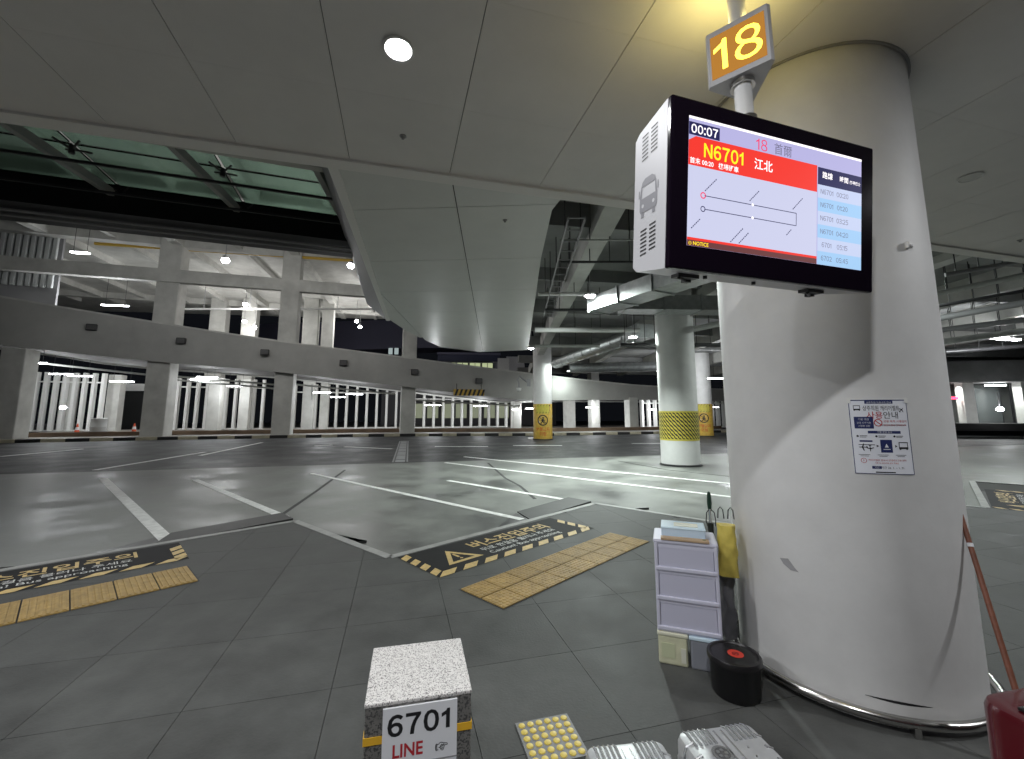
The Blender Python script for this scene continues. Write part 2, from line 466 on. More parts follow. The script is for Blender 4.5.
# loose studded tile near the suitcases
a, b = G(515, 731), G(566, 721)
ang = math.atan2(b.y - a.y, b.x - a.x)
t = thing('stud_tile', 'grey tile with rows of yellow round studs beside the silver suitcases', 'tile', (a.x, a.y, ZP), ang)
MB().box((.15, -.15, .004), (.30, .30, .008)).build('tile_base', mat('stud_tile_grey', (.17, .17, .17), .5, var=.2, scale=30), t)
stm = MB().lathe([(.019, 0), (.017, .004), (.009, .006), (.0001, .006)], n=12).mesh('stud', mat('stud_yellow', (.62, .48, .10), .45), True)
for i in range(6):
    for j in range(6): link('stud', stm, t).location = (.03 + i * .048, -.03 - j * .048, .008)

# ================================================================== PLATFORM CEILING
ZC = 4.1
VE = 4.2
ceil = tag(MB().prism([(p.x, p.y) for p in (UV(-12, -6), UV(20, -6), UV(20, VE), UV(-12, VE))], ZC + .012, ZC + .5).build('ceiling', M_gap), 'grey metal panelled ceiling over the platform', 'ceiling', kind='structure')
pm = MB().prism([(-.472, -.4743), (.472, -.4743), (.472, .4743), (-.472, .4743)], 0, .03).mesh('ceiling_panel', M_ceil)
for i in range(-9, 13):
    for j in range(-7, 1):
        p = UV(.43 + (i + .5) * .95, 3.1 + (j + .5) * .95, ZC)
        if j < -5 and (i < -5 or i > 8): continue
        o = link('ceiling_panel', pm, ceil); o.location = p; o.rotation_euler = (0, 0, GA)
mb = MB(); mb.beam(UV(-12, VE - .08, ZC - .005), UV(20, VE - .08, ZC - .005), .16, .04); mb.build('edge_trim', M_trim, ceil)
mb = MB(); mb.beam(UV(-12, VE - .01, ZC + .25), UV(20, VE - .01, ZC + .25), .03, .5); mb.build('edge_fascia', M_grey, ceil)

def downlight(loc, label, lit, power=P_DOWN):
    t = thing('downlight', label, 'ceiling light', loc, 0, 'round ceiling downlights')
    MB().lathe([(.085, 0), (.10, -.004), (.105, -.012), (.088, -.016), (.082, -.006)], n=32).build('rim', M_white, t, True)
    disc2d(MB(), 0, 0, .084, 32, -.007).map(lambda p: (p.x, -p.y, p.z)).build('diffuser', glow('lamp_white', (1, .96, .97), 26) if lit else mat('diffuser_off', (.6, .6, .58), .4), t)
    if lit: area(t, (0, 0, -.022), power, .17, col=(.97, .98, 1.0))
    return t
lp = G(398.5, 48, ZC)
downlight(lp, 'bright lit round downlight in the ceiling left of the number sign', True, P_DOWN * .55)
up_ = G(970, 177, ZC)
downlight(up_, 'unlit round downlight in the ceiling right of the big column', False)
for n_, (u_, v_) in enumerate(((-5.1, 0), (0, -2.9), (6.4, -2.9), (-5.1, -2.9))):
    downlight(lp + UV(u_, v_), 'lit round downlight in the platform ceiling ' + ('left of the picture', 'behind the viewer', 'behind the viewer to the right', 'behind the viewer to the left')[n_], True, P_DOWN * (2.3, 1.2, 2.4, 1.8)[n_])

# small ceiling fittings
for x, y in ((403, 136), (505, 220), (1020, 240)):
    p = G(x, y, ZC if y != 220 else ZC + .06)
    o = MB().lathe([(.03, 0), (.03, -.006), (.016, -.010), (.012, -.03), (.0001, -.032)], n=14).build('sprinkler_head', M_grey, None, True); o.location = p
    tag(o, {403: 'small sprinkler head below the bright ceiling lamp', 505: 'small sprinkler head in the soffit tongue panels', 1020: 'small sprinkler head at the far right of the ceiling'}[x], 'sprinkler', 'sprinkler heads')

# ---- tongue of panelled soffit reaching out over the road
ZT = ZC + .06
tp = [UV(-.75, VE), UV(1.75, VE), G(552, 210, ZT), G(541, 258, ZT), G(528, 350, ZT), G(480, 352, ZT), G(440, 347, ZT), G(408, 332, ZT), G(390, 320, ZT)]
tp2 = [(p.x, p.y) for p in tp]
tp2[0] = (G(338, 165, ZT).x, G(338, 165, ZT).y)
tong = tag(MB().prism(tp2, ZT + .012, ZT + .7).build('soffit', M_gap), 'grey panelled soffit tongue reaching over the road', 'ceiling', kind='structure')
TA = math.atan2(-.37, 8.78)  # panel rows run away from the platform
tx = Vector((cos(R(-3.5)), sin(R(-3.5)), 0)); ty = Vector((sin(R(2.4)) * -1, cos(R(2.4)), 0))
org = G(452, 180, ZT)
for i in range(-2, 2):
    for j in range(-1, 8):
        a = org + tx * (i * 1.9) + ty * (j * 1.75 + .6)
        rc = [a + tx * .006 + ty * .006, a + tx * 1.894 + ty * .006, a + tx * 1.894 + ty * 1.744, a + tx * .006 + ty * 1.744]
        pl = clip(tp2, [(p.x, p.y) for p in rc])
        if len(pl) >= 3 and abs(parea(pl)) > .03:
            MB().prism(pl, ZT, ZT + .03).build('soffit_panel', M_tong, tong)
# trim and bevelled flank along the left side
a, b = Vector((tp2[0][0], tp2[0][1], ZT)), G(390, 320, ZT)
d = (b - a).normalized(); n_ = Vector((-d.y, d.x, 0))
mb = MB(); mb.beam(a + n_ * .05, b + n_ * .05, .10, .05); mb.build('edge_trim', M_trim, tong)
mb = MB(); q0 = [a + n_ * .10 - Vector((0, 0, 0)), b + n_ * .10, b + n_ * .60 + Vector((0, 0, .40)), a + n_ * .24 + Vector((0, 0, .22))]
mb.add(q0 + [p + Vector((.12, 0, .2)) for p in q0], [(0, 1, 2, 3), (7, 6, 5, 4), (0, 4, 5, 1), (1, 5, 6, 2), (2, 6, 7, 3), (3, 7, 4, 0)]); mb.build('flank', M_grey, tong)

# ================================================================== BIG COLUMN
AX = Vector((2.290, 3.135, 0)); CR = .654
def cylmap(ang0, r, axis=AX):
    """flat (s, z) print -> on the column; s runs to the right as seen from outside"""
    def f(p):
        a = ang0 + p[0] / r
        return (axis.x + (r + p[2]) * cos(a), axis.y + (r + p[2]) * sin(a), p[1])
    return f
bigc = thing('round_column', 'big white round concrete column with notice, right in the foreground', 'column', AX)
MB().lathe([(CR - .01, .0), (CR, .03), (CR, ZC + .02)], n=96).build('shaft', M_colp, bigc, True)
MB().lathe([(CR + .004, ZC - .012), (CR + .02, ZC - .012), (CR + .02, ZC + .002)], n=64).build('ceiling_collar', M_grey, bigc, True)
def sub(mb, n=0.02):
    """split long quads of a flat print so it bends with the column"""
    nv, nf = [], []
    for f in mb.f:
        P = [mb.v[i] for i in f]
        if len(P) == 4:
            k = max(1, int(max((P[1] - P[0]).length, (P[2] - P[3]).length) / n))
            for i in range(k):
                q = [P[0].lerp(P[1], i / k), P[0].lerp(P[1], (i + 1) / k), P[3].lerp(P[2], (i + 1) / k), P[3].lerp(P[2], i / k)]
                o = len(nv); nv += q; nf.append((o, o + 1, o + 2, o + 3))
        else:
            o = len(nv); nv += P; nf.append(tuple(range(o, o + len(P))))
    mb.v, mb.f = nv, nf
    return mb
def onbig(mb, ang, dz=0): return sub(mb).map(cylmap(R(ang), CR)).map(lambda p: (p[0] - AX.x, p[1] - AX.y, p[2]))
def col_hit(x, y):
    d = ray(x, y); a = d.x ** 2 + d.y ** 2; b = -2 * (d.x * AX.x + d.y * AX.y); c = AX.x ** 2 + AX.y ** 2 - CR ** 2
    t = (-b - math.sqrt(max(0, b * b - 4 * a * c))) / (2 * a)
    return math.degrees(math.atan2(d.y * t - AX.y, d.x * t - AX.x)), EYE + d.z * t
# scuff marks on the shaft
m = MB(); m.add([(-.03, .79, .002), (.02, .80, .002), (.055, .755, .002), (.075, .735, .002), (.03, .735, .002), (-.01, .76, .002)], [(5, 4, 3, 2, 1, 0)][::1])
onbig(m, -151).build('scuff_mark', mat('scuff_grey', (.33, .33, .34), .7), bigc)
m = MB()
for i in range(10):
    x0, x1 = i * .03, (i + 1) * .03; w0 = .006 * sin(pi * i / 10) + .0006; w1 = .006 * sin(pi * (i + 1) / 10) + .0006
    m.add([(x0, .158 - w0 - .0008 * i, .002), (x1, .158 - w1 - .0008 * i, .002), (x1, .158 + w1 - .0008 * i, .002), (x0, .158 + w0 - .0008 * i, .002)], [(0, 1, 2, 3)])
onbig(m, -121).build('scratch_mark', M_blk, bigc)
# guard rail ring
ring = thing('guard_ring', 'stainless steel guard pipe ring around the foot of the big column', 'guard rail', (AX.x, AX.y, ZP))
MB().tube([(.705 * cos(2 * pi * k / 72), .705 * sin(2 * pi * k / 72), .06) for k in range(72)], .025, 12, True).build('pipe', M_steel, ring, True)
for k in range(6):
    a = R(-165 + 60 * k)
    MB().box((.705 * cos(a), .705 * sin(a), .025), (.05, .03, .05), a).build('bracket', M_steel, ring)
MB().lathe([(CR + .004, .003), (.685, .003)], n=64).build('base_shade', M_black, ring)  # black annulus painted as the shadow between column foot and pipe

# notice on the column
PA, PZ0 = col_hit(855, 473); PZ1 = col_hit(849, 400)[1]
PW = R(col_hit(914, 474)[0] - PA) * CR; PH = PZ1 - PZ0
KX, KY = PW / .302, PH / .437
post = thing('notice_poster', 'white and blue printed usage notice taped to the big column', 'poster', (AX.x, AX.y, 0))
def pp(name, mb, m, lay): # print layer, origin = lower left corner of the sheet
    o_ = onbig(mb.map(lambda p: (p[0] * KX, p[1] * KY + PZ0, .003 + .0006 * lay + p[2])), PA).map(lambda p: (p[0], p[1], p[2]))
    return o_.build(name, m, post)
def rrect(mb, x0, y0, x1, y1): return quad(mb, x0, y0, x1, y1)
PW, PH = .302, .437
s = MB().box((PW / 2, PH / 2, 0), (PW, PH, .003)); pp('sheet', s, M_poster, 0)
s = MB()
for q in ((0, 0, .004, PH), (PW - .004, 0, PW, PH), (0, PH - .006, PW, PH), (0, 0, PW, .003)): quad(s, *q)
pp('border', s, M_navy, 3)
for q in ((.08, PH - .024, .225, PH - .006), (.02, .265, .115, .335), (.082, .236, .25, .252), (.138, .125, .198, .2), (.037, .186, .10, .196), (.085, .03, .132, .046)):
    pp('blue_panel', quad(MB(), *q), M_navy, 3)
s = MB()
add_text(s, '상주직원 캐리어벨트', PW / 2 + .012, .374, .034, .002, wide=.66); add_text(s, '안내', .208, .325 + .003, .046, .003)
# bus and plane marks
def bus_icon(mb, x, y, w_, h_, rot=0):
    def T(px, py): return (x + px * w_, y + py * h_)
    for q in ((0, .28, 1, .42), (0, .42, .08, .95), (.92, .42, 1, .95), (0, .9, 1, 1), (.05, .1, .22, .28), (.78, .1, .95, .28), (0, .2, 1, .34), (.25, .28, .75, .42)):
        quad(mb, *T(q[0], q[1]), *T(q[2], q[3]))
bus_icon(s, .022, .368, .034, .036)
def plane_icon(mb, x, y, k, rot):
    c_, s_ = cos(rot), sin(rot)
    def T(px, py): return (x + k * (px * c_ - py * s_), y + k * (px * s_ + py * c_), 0)
    for poly in (((-.1, -1), (.1, -1), (.1, .8), (0, 1), (-.1, .8)), ((-.95, -.25), (-.95, -.05), (0, .35), (.95, -.05), (.95, -.25), (0, 0)), ((-.35, -.95), (-.35, -.8), (0, -.6), (.35, -.8), (.35, -.95), (0, -.85))):
        mb.add([T(*p) for p in poly], [tuple(range(len(poly)))])
plane_icon(s, .268, .376, .017, R(-45))
bus_icon(s, .232, .137, .05, .05)
for i in range(3):
    x = .022 + i * .092
    disc2d(s, x + .008, .220, .006)
    quad(s, x + .018, .220, x + .055, .2235); quad(s, x + .018, .213, x + .05, .2155)
    quad(s, x + .004, .110, x + .06, .1125); quad(s, x + .012, .102, x + .052, .1045)
plane_icon(s, .052, .155, .022, R(90)); plane_icon(s, .085, .15, .02, R(180)); quad(s, .03, .168, .11, .1715)
for x in (.118, .212): s.add([(x, .155, 0), (x + .012, .163, 0), (x, .171, 0)], [(0, 1, 2)])
add_text(s, '기간 26. 1. ~ 1. 31.', .19, .032, .016, .0008)
quad(s, .10, .008, .20, .014)
quad(s, .155, .285, .285, .2885); quad(s, .155, .296, .27, .299) if False else None
pp('print', s, M_blk, 4)['kind'] = 'stuff'
s = MB(); add_text(s, '사용', .125, .325 + .003, .046, .004); ring2d(s, .138, .30, .017, .022)
bar2d(s, (.123, .313), (.153, .287), .005)
add_text(s, '상용 목적 사용금지', .165, .303, .016, .001, 'LEFT'); add_text(s, '위반시 회수 조치합니다', .165, .281, .0125, .0006, 'LEFT')
ring2d(s, .048, .077, .012, .0145); bar2d(s, (.048, .072), (.048, .083), .003)
add_text(s, '캐리어벨트 분실시 안내데스크로 연락', .07, .076, .0125, .0006, 'LEFT'); add_text(s, '사용 후 제자리에 놓아 주세요', .10, .060, .010, .0004, 'LEFT')
pp('print', s, M_red, 4)['kind'] = 'stuff'
s = MB(); add_text(s, '상주직원 이용수칙 안내', .152, PH - .021, .013, .0006); add_text(s, '이용 대상', .067, .315, .014, .001); add_text(s, '공항 상주직원', .067, .295, .012, .0006); add_text(s, '사원증 지참', .067, .276, .012, .0006)
add_text(s, '이용 방법 순서', .166, .240, .0125, .0008)
s.add([(.158, .155, 0), (.178, .155, 0), (.168, .178, 0)], [(0, 1, 2)]); quad(s, .15, .142, .186, .146); add_text(s, '기간', .108, .033, .013, .001)
pp('print', s, M_sheet, 5)['kind'] = 'stuff'
# four tape tabs
s = MB()
for x, y in ((-.008, PH - .02), (PW - .012, PH - .02)): quad(s, x, y, x + .02, y + .03)
pp('tape', s, mat('clear_tape', (.75, .75, .72), .25), 6)
# small white sensor box
wa, wz = col_hit(907, 249)
o = thing('wall_sensor', 'tiny white plastic box fixed high on the big column', 'sensor', (AX.x + CR * cos(R(wa)), AX.y + CR * sin(R(wa)), wz), R(wa))
MB().box((.012, 0, .02), (.026, .04, .04), bev=.006).build('box_body', M_white, o); MB().box((.027, 0, .012), (.004, .014, .012)).build('lens', M_grey, o)

# ================================================================== DISPLAY AND NUMBER SIGN
DW, DH, DD = 1.2, .72, .25
dl = Vector((.648, 1.638, 0)); dr = Vector((1.800, 2.010, 0))
da = math.atan2(dr.y - dl.y, dr.x - dl.x)
disp = thing('information_display', 'hanging bus information display in white housing with lit screen', 'display', (dl.x - .008, dl.y + .045, 2.297), da)
disp.rotation_euler = (R(6), 0, da)
# local: x along the front, -y towards the viewer, z up
prof = [(0.02, .0), (.03, -.0), (DD - .03, .025), (DD, .05), (DD, DH - .075), (DD - .03, DH - .05), (.03, DH), (.02, DH)]
vs = [(x, p[0], p[1]) for x in (0.0, DW) for p in prof]; n = len(prof)
fs = [tuple(range(n)), tuple(range(2 * n - 1, n - 1, -1))] + [((i + 1) % n, i, n + i, n + (i + 1) % n) for i in range(n)]
MB().add(vs, fs).build('housing', M_lgrey, disp)
MB().box((DW / 2, .006, DH / 2), (DW + .004, .03, DH + .006), bev=.008).build('bezel', mat('display_bezel', (.007, .004, .009), .10, spec=.12), disp)
SX, SZ, SW, SH = .083, .098, 1.03, .55
scr = quad(MB(), 0, 0, SW, SH).map(lambda p: (SX + p.x, -.0105, SZ + p.y)).build('screen', glow('screen_lavender', (.52, .50, .82), .76), disp)
def sc_(name, mb, m, lay):
    return mb.map(lambda p: (SX + p.x * SW, -.0105 - .0006 * lay, SZ + (1 - p.y) * SH)).build(name, m, scr)
def sq(mb, x0, y0, x1, y1): return mb.add([(x0, y1, 0), (x1, y1, 0), (x1, y0, 0), (x0, y0, 0)], [(0, 1, 2, 3)])
AR = SW / SH
def sf_(mb, body, x, y, h, bold=0., align='LEFT', wide=1., gap=.09):
    v, f = fw_geo(body, 1, bold, gap, wide, align)
    mb.add([(x + p[0] * h / AR, y - p[1] * h, 0) for p in v], f); return mb
def st_(mb, body, x, y, h, bold=0., align='LEFT', wide=1., rot=0):
    v, f = text_geo(body, 1, bold, align, wide); c, s2 = cos(rot), sin(rot)
    mb.add([(x + (p[0] * c - p[1] * s2) * h / AR, y - (p[0] * s2 + p[1] * c) * h, 0) for p in v], f); return mb
g_map = glow('screen_map_white', (.66, .68, .90), .76)
g_red = glow('screen_red', (1.0, .05, .035), .75)
g_navy = glow('screen_navy', (.03, .03, .13), .6)
g_blue = glow('screen_row_blue', (.40, .66, .98), .76)
g_pale = glow('screen_row_pale', (.62, .70, .95), .76)
g_yel = glow('screen_yellow', (1.0, .72, .02), 1.1)
g_wht = glow('screen_white', (1, .95, .97), 1.1)
g_grey = glow('screen_grey_text', (.20, .19, .30), .7)
g_mag = glow('screen_title_red', (.85, .05, .15), .9)
g_brn = glow('screen_brown', (.16, .05, .05), .8)
sc_('map_panel', sq(MB(), 0, .38, .712, .94), g_map, 1)
sc_('title_highlight', sq(MB(), 0, .0, 1, .02), g_wht, 1)
m = MB(); m.add([(0, .38, 0), (.712, .38, 0), (.712, .15, 0), (.035, .15, 0), (0, .19, 0)], [(0, 1, 2, 3, 4)]); sc_('route_banner', m, g_red, 1)
sc_('clock_box', sq(MB(), 0, .045, .155, .145), g_navy, 2)
sc_('notice_bar', sq(MB(), 0, .935, .712, .955), g_red, 2)
sc_('notice_bar', sq(MB(), 0, .955, .712, 1.0), g_brn, 2)
sc_('timetable_header', sq(MB(), .716, .16, 1, .31), g_navy, 2)
for i in range(6): sc_('timetable_row', sq(MB(), .716, .31 + i * .115, 1, .31 + (i + 1) * .115), g_blue if i % 2 else g_pale, 2)
m = MB(); sf_(m, '00:07', .0775, .128, .088, .02, 'CENTER'); sc_('clock_text', m, g_wht, 4)
m = MB(); sf_(m, '18', .35, .14, .125, 0, 'LEFT', 1.0, .14); sc_('title_text', m, g_mag, 4)
m = MB(); st_(m, '首爾', .45, .132, .10, 0, 'LEFT'); sc_('title_text', m, g_grey, 4)
m = MB(); sf_(m, 'N6701', .075, .298, .142, .022, 'LEFT', .9); sc_('route_text', m, g_yel, 4)
for b_, x, y, h_ in (('江北', .34, .295, .098), ('首末 00:20', .005, .362, .05), ('機場班車', .15, .362, .05)): sc_('route_text', st_(MB(), b_, x, y, h_, .012), g_wht, 4)
m = MB(); st_(m, '路線', .742, .245, .062, .014); st_(m, '時間', .852, .245, .055, .014); st_(m, '機場巴士', .918, .245, .034, .012); sc_('timetable_text', m, g_wht, 4)['kind'] = 'stuff'
for i, (r_, t_) in enumerate((('N6701', '00:20'), ('N6701', '01:20'), ('N6701', '03:25'), ('N6701', '04:20'), ('6701', '05:15'), ('6702', '05:45'))):
    y = .31 + i * .115 + .078; sc_('route_number', sf_(MB(), r_, .772, y, .056, 0, 'CENTER', .95), g_grey, 4); sc_('departure_time', sf_(MB(), t_, .872, y, .056, 0, 'CENTER', .95), g_grey, 4)
m = MB()
def ln(x0, y0, x1, y1, w_=.006): 
    if abs(x1 - x0) > abs(y1 - y0): sq(m, x0, y0 - w_ / 2, x1, y1 + w_ / 2)
    else: sq(m, x0 - w_ / AR / 2, y0, x1 + w_ / AR / 2, y1)
ln(.082, .60, .585, .60); ln(.082, .705, .585, .705); ln(.585, .60, .585, .705)
for (x, y, L_) in ((.085, .565, .16), (.32, .575, .14), (.565, .575, .17), (.02, .87, .12), (.22, .93, .19), (.265, .93, .14), (.53, .80, .08)):   # unreadable slanted stop names
    for k in range(int(L_ / .02)):
        c = cos(R(45)); a0, a1 = k * .02, k * .02 + .014
        m.add([(x + (p * c - q * c) / AR, y - (p * c + q * c), 0) for p, q in ((a0, 0), (a1, 0), (a1, .008), (a0, .008))], [(0, 1, 2, 3)])
for y in (.705,):
    ring2d(m, 0, 0, .016, .023)  # end stop ring, scaled below
    for i in range(len(m.v) - 48, len(m.v)): p = m.v[i]; m.v[i] = Vector((.075 + p.x / AR, y + p.y, 0))
    for i in range(len(m.f) - 24, len(m.f)): m.f[i] = m.f[i][::-1]
sc_('route_lines', m, g_navy, 4)['kind'] = 'stuff'
m = MB(); ring2d(m, 0, 0, .017, .026); m.f = [f[::-1] for f in m.f]; m.map(lambda p: (.075 + p.x / AR, .60 + p.y, 0)); sc_('stop_ring', m, g_mag, 4)
m = MB(); [disc2d(m, 0, 0, .012, 10) for q in (0,)]; m.f = [f[::-1] for f in m.f]; m.map(lambda p: (.335 + p.x / AR, .60 + p.y, 0)); sc_('stop_dot', m, g_wht, 5)
m = MB(); disc2d(m, 0, 0, .012, 10); m.f = [f[::-1] for f in m.f]; m.map(lambda p: (.335 + p.x / AR, .705 + p.y, 0)); sc_('stop_dot', m, g_wht, 5)
m = MB(); st_(m, '⊙ NOTICE', .006, .992, .04, .012); sc_('notice_text', m, g_yel, 4)
# small red lights reflected at the lower right of the bezel are reflections; side vents and bus mark
m = MB()
for zc in (.585, .15):
    for c_ in (0, 1):
        for i in range(7):
            z = zc - .055 + i * .018 + c_ * .012; y0 = .085 + (.0 if c_ else .065)
            m.add([(-.0015, y0, z), (-.0015, y0 + .045, z - .004), (-.0015, y0 + .045, z + .003), (-.0015, y0, z + .007)], [(0, 3, 2, 1)])
tag(m.build('vent_slots', M_blk, disp), kind='stuff')
m = MB(); bi = MB(); bus_icon(bi, 0, 0, 1, 1)
bx0, bz0, bw_, bh_ = .205, .265, .125, .175
def rr(q): return [( -.0015, bx0 - p[0] * bw_, bz0 + p[1] * bh_) for p in q]
for poly in (((.06, .12), (.94, .12), (1, .2), (1, .5), (0, .5), (0, .2)), ((0, .5), (.09, .5), (.14, .84), (.07, .80)), ((1, .5), (.91, .5), (.86, .84), (.93, .80)), ((.07, .80), (.93, .80), (.86, .93), (.7, 1), (.3, 1), (.14, .93)), ((.1, .0), (.26, .0), (.26, .14), (.1, .14)), ((.74, .0), (.9, .0), (.9, .14), (.74, .14)), ((-.07, .55), (-.02, .55), (-.02, .75), (-.07, .75)), ((1.02, .55), (1.07, .55), (1.07, .75), (1.02, .75))):
    m.add(rr(poly), [tuple(range(len(poly)))])
m.build('bus_mark', mat('bus_mark_grey', (.22, .22, .24), .5), disp)
m = MB()
for y in (.19, .81): disc2d(m, y, .30, .001)
m2 = MB()
for cx_ in (.19, .81):
    m2.add([(-.002, bx0 - (cx_ + .07 * cos(a)) * bw_, bz0 + (.30 + .05 * sin(a)) * bh_) for a in [2 * pi * k / 12 for k in range(12)]], [tuple(range(12))])
m2.build('bus_mark_lamp', M_lgrey, disp)
for x in (.17, .93):     # latches under the housing
    m = MB(); m.box((x, .10, -.004), (.11, .05, .016)); m.cyl((x - .05, .08, -.016), (x + .03, .13, -.016), .007); m.box((x + .03, .13, -.012), (.03, .03, .02)); m.build('latch', M_dark, disp)
for x in (.27, .55): MB().cyl((x, .09, .01), (x, .09, -.006), .009, n=12).build('screw', M_dark, disp)
PC = disp.matrix_world
pole_xy = Vector((dl.x, dl.y, 0)) + Matrix.Rotation(da, 3, 'Z') @ Vector((DW * .52, .17, 0))
pole = thing('hanging_pole', 'white round pole carrying the display below the number sign', 'pole', (pole_xy.x, pole_xy.y, 0))
MB().cyl((0, 0, 3.012), (0, 0, 3.393), .042, n=28).build('tube', M_white, pole, True)
MB().cyl((0, 0, 3.702), (0, 0, ZC), .042, n=28).build('tube', M_white, pole, True)
MB().lathe([(.043, 3.365), (.058, 3.365), (.058, 3.39), (.043, 3.392)], n=28).build('collar', M_steel, pole, True)
MB().lathe([(.043, 3.16), (.055, 3.16), (.055, 3.185), (.043, 3.185)], n=28).build('collar', M_steel, pole, True)
# number sign: three sided light box
s0, s1 = AY(708, 38, 1.98), AY(771, 3, 1.87)
zt, zb = 3.70, 3.395
pf = [Vector((1.022, 2.040)), Vector((1.268, 1.830))]
e_ = (pf[1] - pf[0]).normalized(); nb = Vector((-e_.y, e_.x)); Ls = (pf[1] - pf[0]).length
apex = (pf[0] + pf[1]) / 2 + nb * Ls * .866
ang = math.atan2(e_.y, e_.x)
sign = thing('number_sign', 'illuminated yellow number 18 sign hanging above the display', 'sign', (pf[0].x, pf[0].y, zb), ang)
def local(p): q = p - pf[0]; return Vector((q.dot(e_), q.dot(nb)))
tri = [Vector((0, 0)), Vector((Ls, 0)), local(apex)]
hexp = []
for i in range(3):
    a, b = tri[i], tri[(i + 1) % 3]; d_ = (b - a).normalized(); hexp += [a + d_ * .022, b - d_ * .022]
hexp = [hexp[5], hexp[0], hexp[1], hexp[2], hexp[3], hexp[4]]
MB().prism(hexp, 0, zt - zb).build('light_box', M_lgrey, sign)
g_amb = glow('sign_amber', (.62, .27, .045), .62)
g_dig = glow('sign_digit', (1.0, .74, .07), 3.0)
for i in range(3):
    a, b = tri[i], tri[(i + 1) % 3]; d_ = (b - a).normalized(); nn = Vector((d_.y, -d_.x)); hh = zt - zb
    def fm(p, off): q = a + d_ * p[0] + nn * off; return (q.x, q.y, p[1])
    quad(MB(), .036, .03, Ls - .036, hh - .03).map(lambda p: fm(p, .001)).build('face_panel', g_amb, sign)
    v, f = fw_geo('18', .232, .008, .15, .98)
    MB().add([fm((Ls / 2 + p[0], .066 + p[1]), .003) for p in v], f).build('digits', g_dig, sign)
area(sign, (tri[2].x / 2 + .05, tri[2].y / 2, zt - zb + .02), 3.2, .22, .2, col=(1, .80, .25), rot=(R(180), 0, 0), name='sign_top_light')

# ================================================================== GRANITE BOLLARD
zt = .63
bp = [G(363, 706, zt), G(471, 690, zt), G(461, 637, zt), G(375, 648, zt)]
bc = sum(bp, Vector()) / 4; bang = math.atan2(bp[1].y - bp[0].y, bp[1].x - bp[0].x)
bw = .40
t = thing('granite_bollard', 'square granite bollard with pale top and route number plate', 'bollard', (bc.x, bc.y, ZP), bang)
MB().box((0, 0, (zt - ZP) / 2 - .006), (bw - .004, bw - .004, zt - ZP - .012), bev=.006).build('body', M_grand, t)
MB().box((0, 0, zt - ZP - .007), (bw, bw, .014), bev=.004).build('cap', M_gran, t)
MB().box((0, 0, .475), (bw + .002, bw + .002, .026)).build('yellow_stripe', mat('reflective_yellow', (.75, .42, .03), .35), t)
pl = MB().box((.005, -bw / 2 - .003, .425), (.275, .008, .31)).build('number_plate', M_sheet, t)
def bt(name, body, x, z, sz, m, bold, wd=1): 
    v, f = (text_geo(body, sz, bold, 'CENTER', wd) if not body.isdigit() else fw_geo(body, sz, bold, .10, wd)); MB().add([(x + p[0], -bw / 2 - .0078, z + p[1]) for p in v], f).build(name, m, pl)
bt('number_text', '6701', .0, .486, .092, M_blk, .028, 1.05)
bt('line_text', 'LINE', -.04, .412, .062, M_red, .022, .9)
bt('hand_mark', '☞', .085, .410, .05, M_blk, .004, .8)
m = MB(); m.box((.005, -bw / 2 - .0075, .385), (.275, .002, .004)); m.build('plate_seam', M_grey, pl)

# ================================================================== STUFF BESIDE THE COLUMN
tl = thing('drawer_tower', 'lavender plastic three drawer tower beside the big column', 'drawers', (1.185, 3.055, .232), R(-20))
tw, td, th = .405, .30, .575
m = MB()
for x in (-tw / 2 + .012, tw / 2 - .012): m.box((x, td / 2, th / 2), (.024, td, th), bev=.006)
m.box((0, td - .006, th / 2), (tw - .03, .012, th - .01))
for z in (.012, th / 3, 2 * th / 3, th - .02): m.box((0, td / 2, z), (tw - .03, td - .01, .024))
m.build('frame', M_draw, tl)
m = MB(); m.box((0, td / 2 + .01, th + .006), (tw + .012, td + .02, .03), bev=.012); m.build('top_lid', M_draw, tl)
for i in range(3):
    z = .028 + i * th / 3; hz = th / 3 - .04
    d_ = MB(); d_.box((0, .03 + .13, z + hz / 2), (tw - .056, .25, hz - .006)); dr_ = d_.build('drawer', M_draw2, tl)
    MB().box((0, .012, z + hz / 2), (tw - .052, .012, hz - .004), bev=.004).build('drawer_front', M_draw2, dr_)
    m = MB(); m.box((0, .006, z - .006), (tw - .012, .024, .026), bev=.006); m.build('rail', M_draw, tl)
o = thing('light_blue_tray', 'pale blue plastic box lying on top of the lavender drawers', 'box', (1.24, 3.225, .828), R(-20))
m = MB(); m.box((0, 0, .006), (.28, .20, .012)); 
for q in (((0, -.1, .03), (.28, .008, .06)), ((0, .1, .03), (.28, .008, .06)), ((-.14, 0, .03), (.008, .2, .06)), ((.14, 0, .03), (.008, .2, .06))): m.box(*q)
m.build('tray', mat('pale_blue_plastic', (.55, .68, .80), .35), o)
MB().box((0, 0, .064), (.295, .215, .012), bev=.005).build('lid', mat('pale_blue_lid', (.60, .74, .84), .3), o)
MB().box((.02, -.01, .0715), (.16, .10, .003)).build('label_card', mat('cream_card', (.62, .62, .52), .6), o)
o = thing('wood_board', 'small tan wooden board at the front edge of the lavender drawers', 'board', (1.192, 3.077, .828), R(-20))
MB().box((0, 0, .008), (.31, .06, .016), bev=.003).build('plank', mat('tan_wood', (.50, .36, .23), .6, var=.2, scale=12), o)
disc2d(MB(), .125, 0, .014, 12, .0168).build('sticker', mat('sticker_olive', (.15, .16, .06), .5), o)
M_bin = mat('cream_plastic', (.60, .60, .42), .45, var=.15, scale=12)
o = thing('storage_bin', 'pale yellow storage box under the left side of the drawers', 'box', (1.125, 3.205, ZP), R(-20))
MB().box((0, 0, .09), (.185, .26, .18), bev=.012).build('bin_body', M_bin, o)
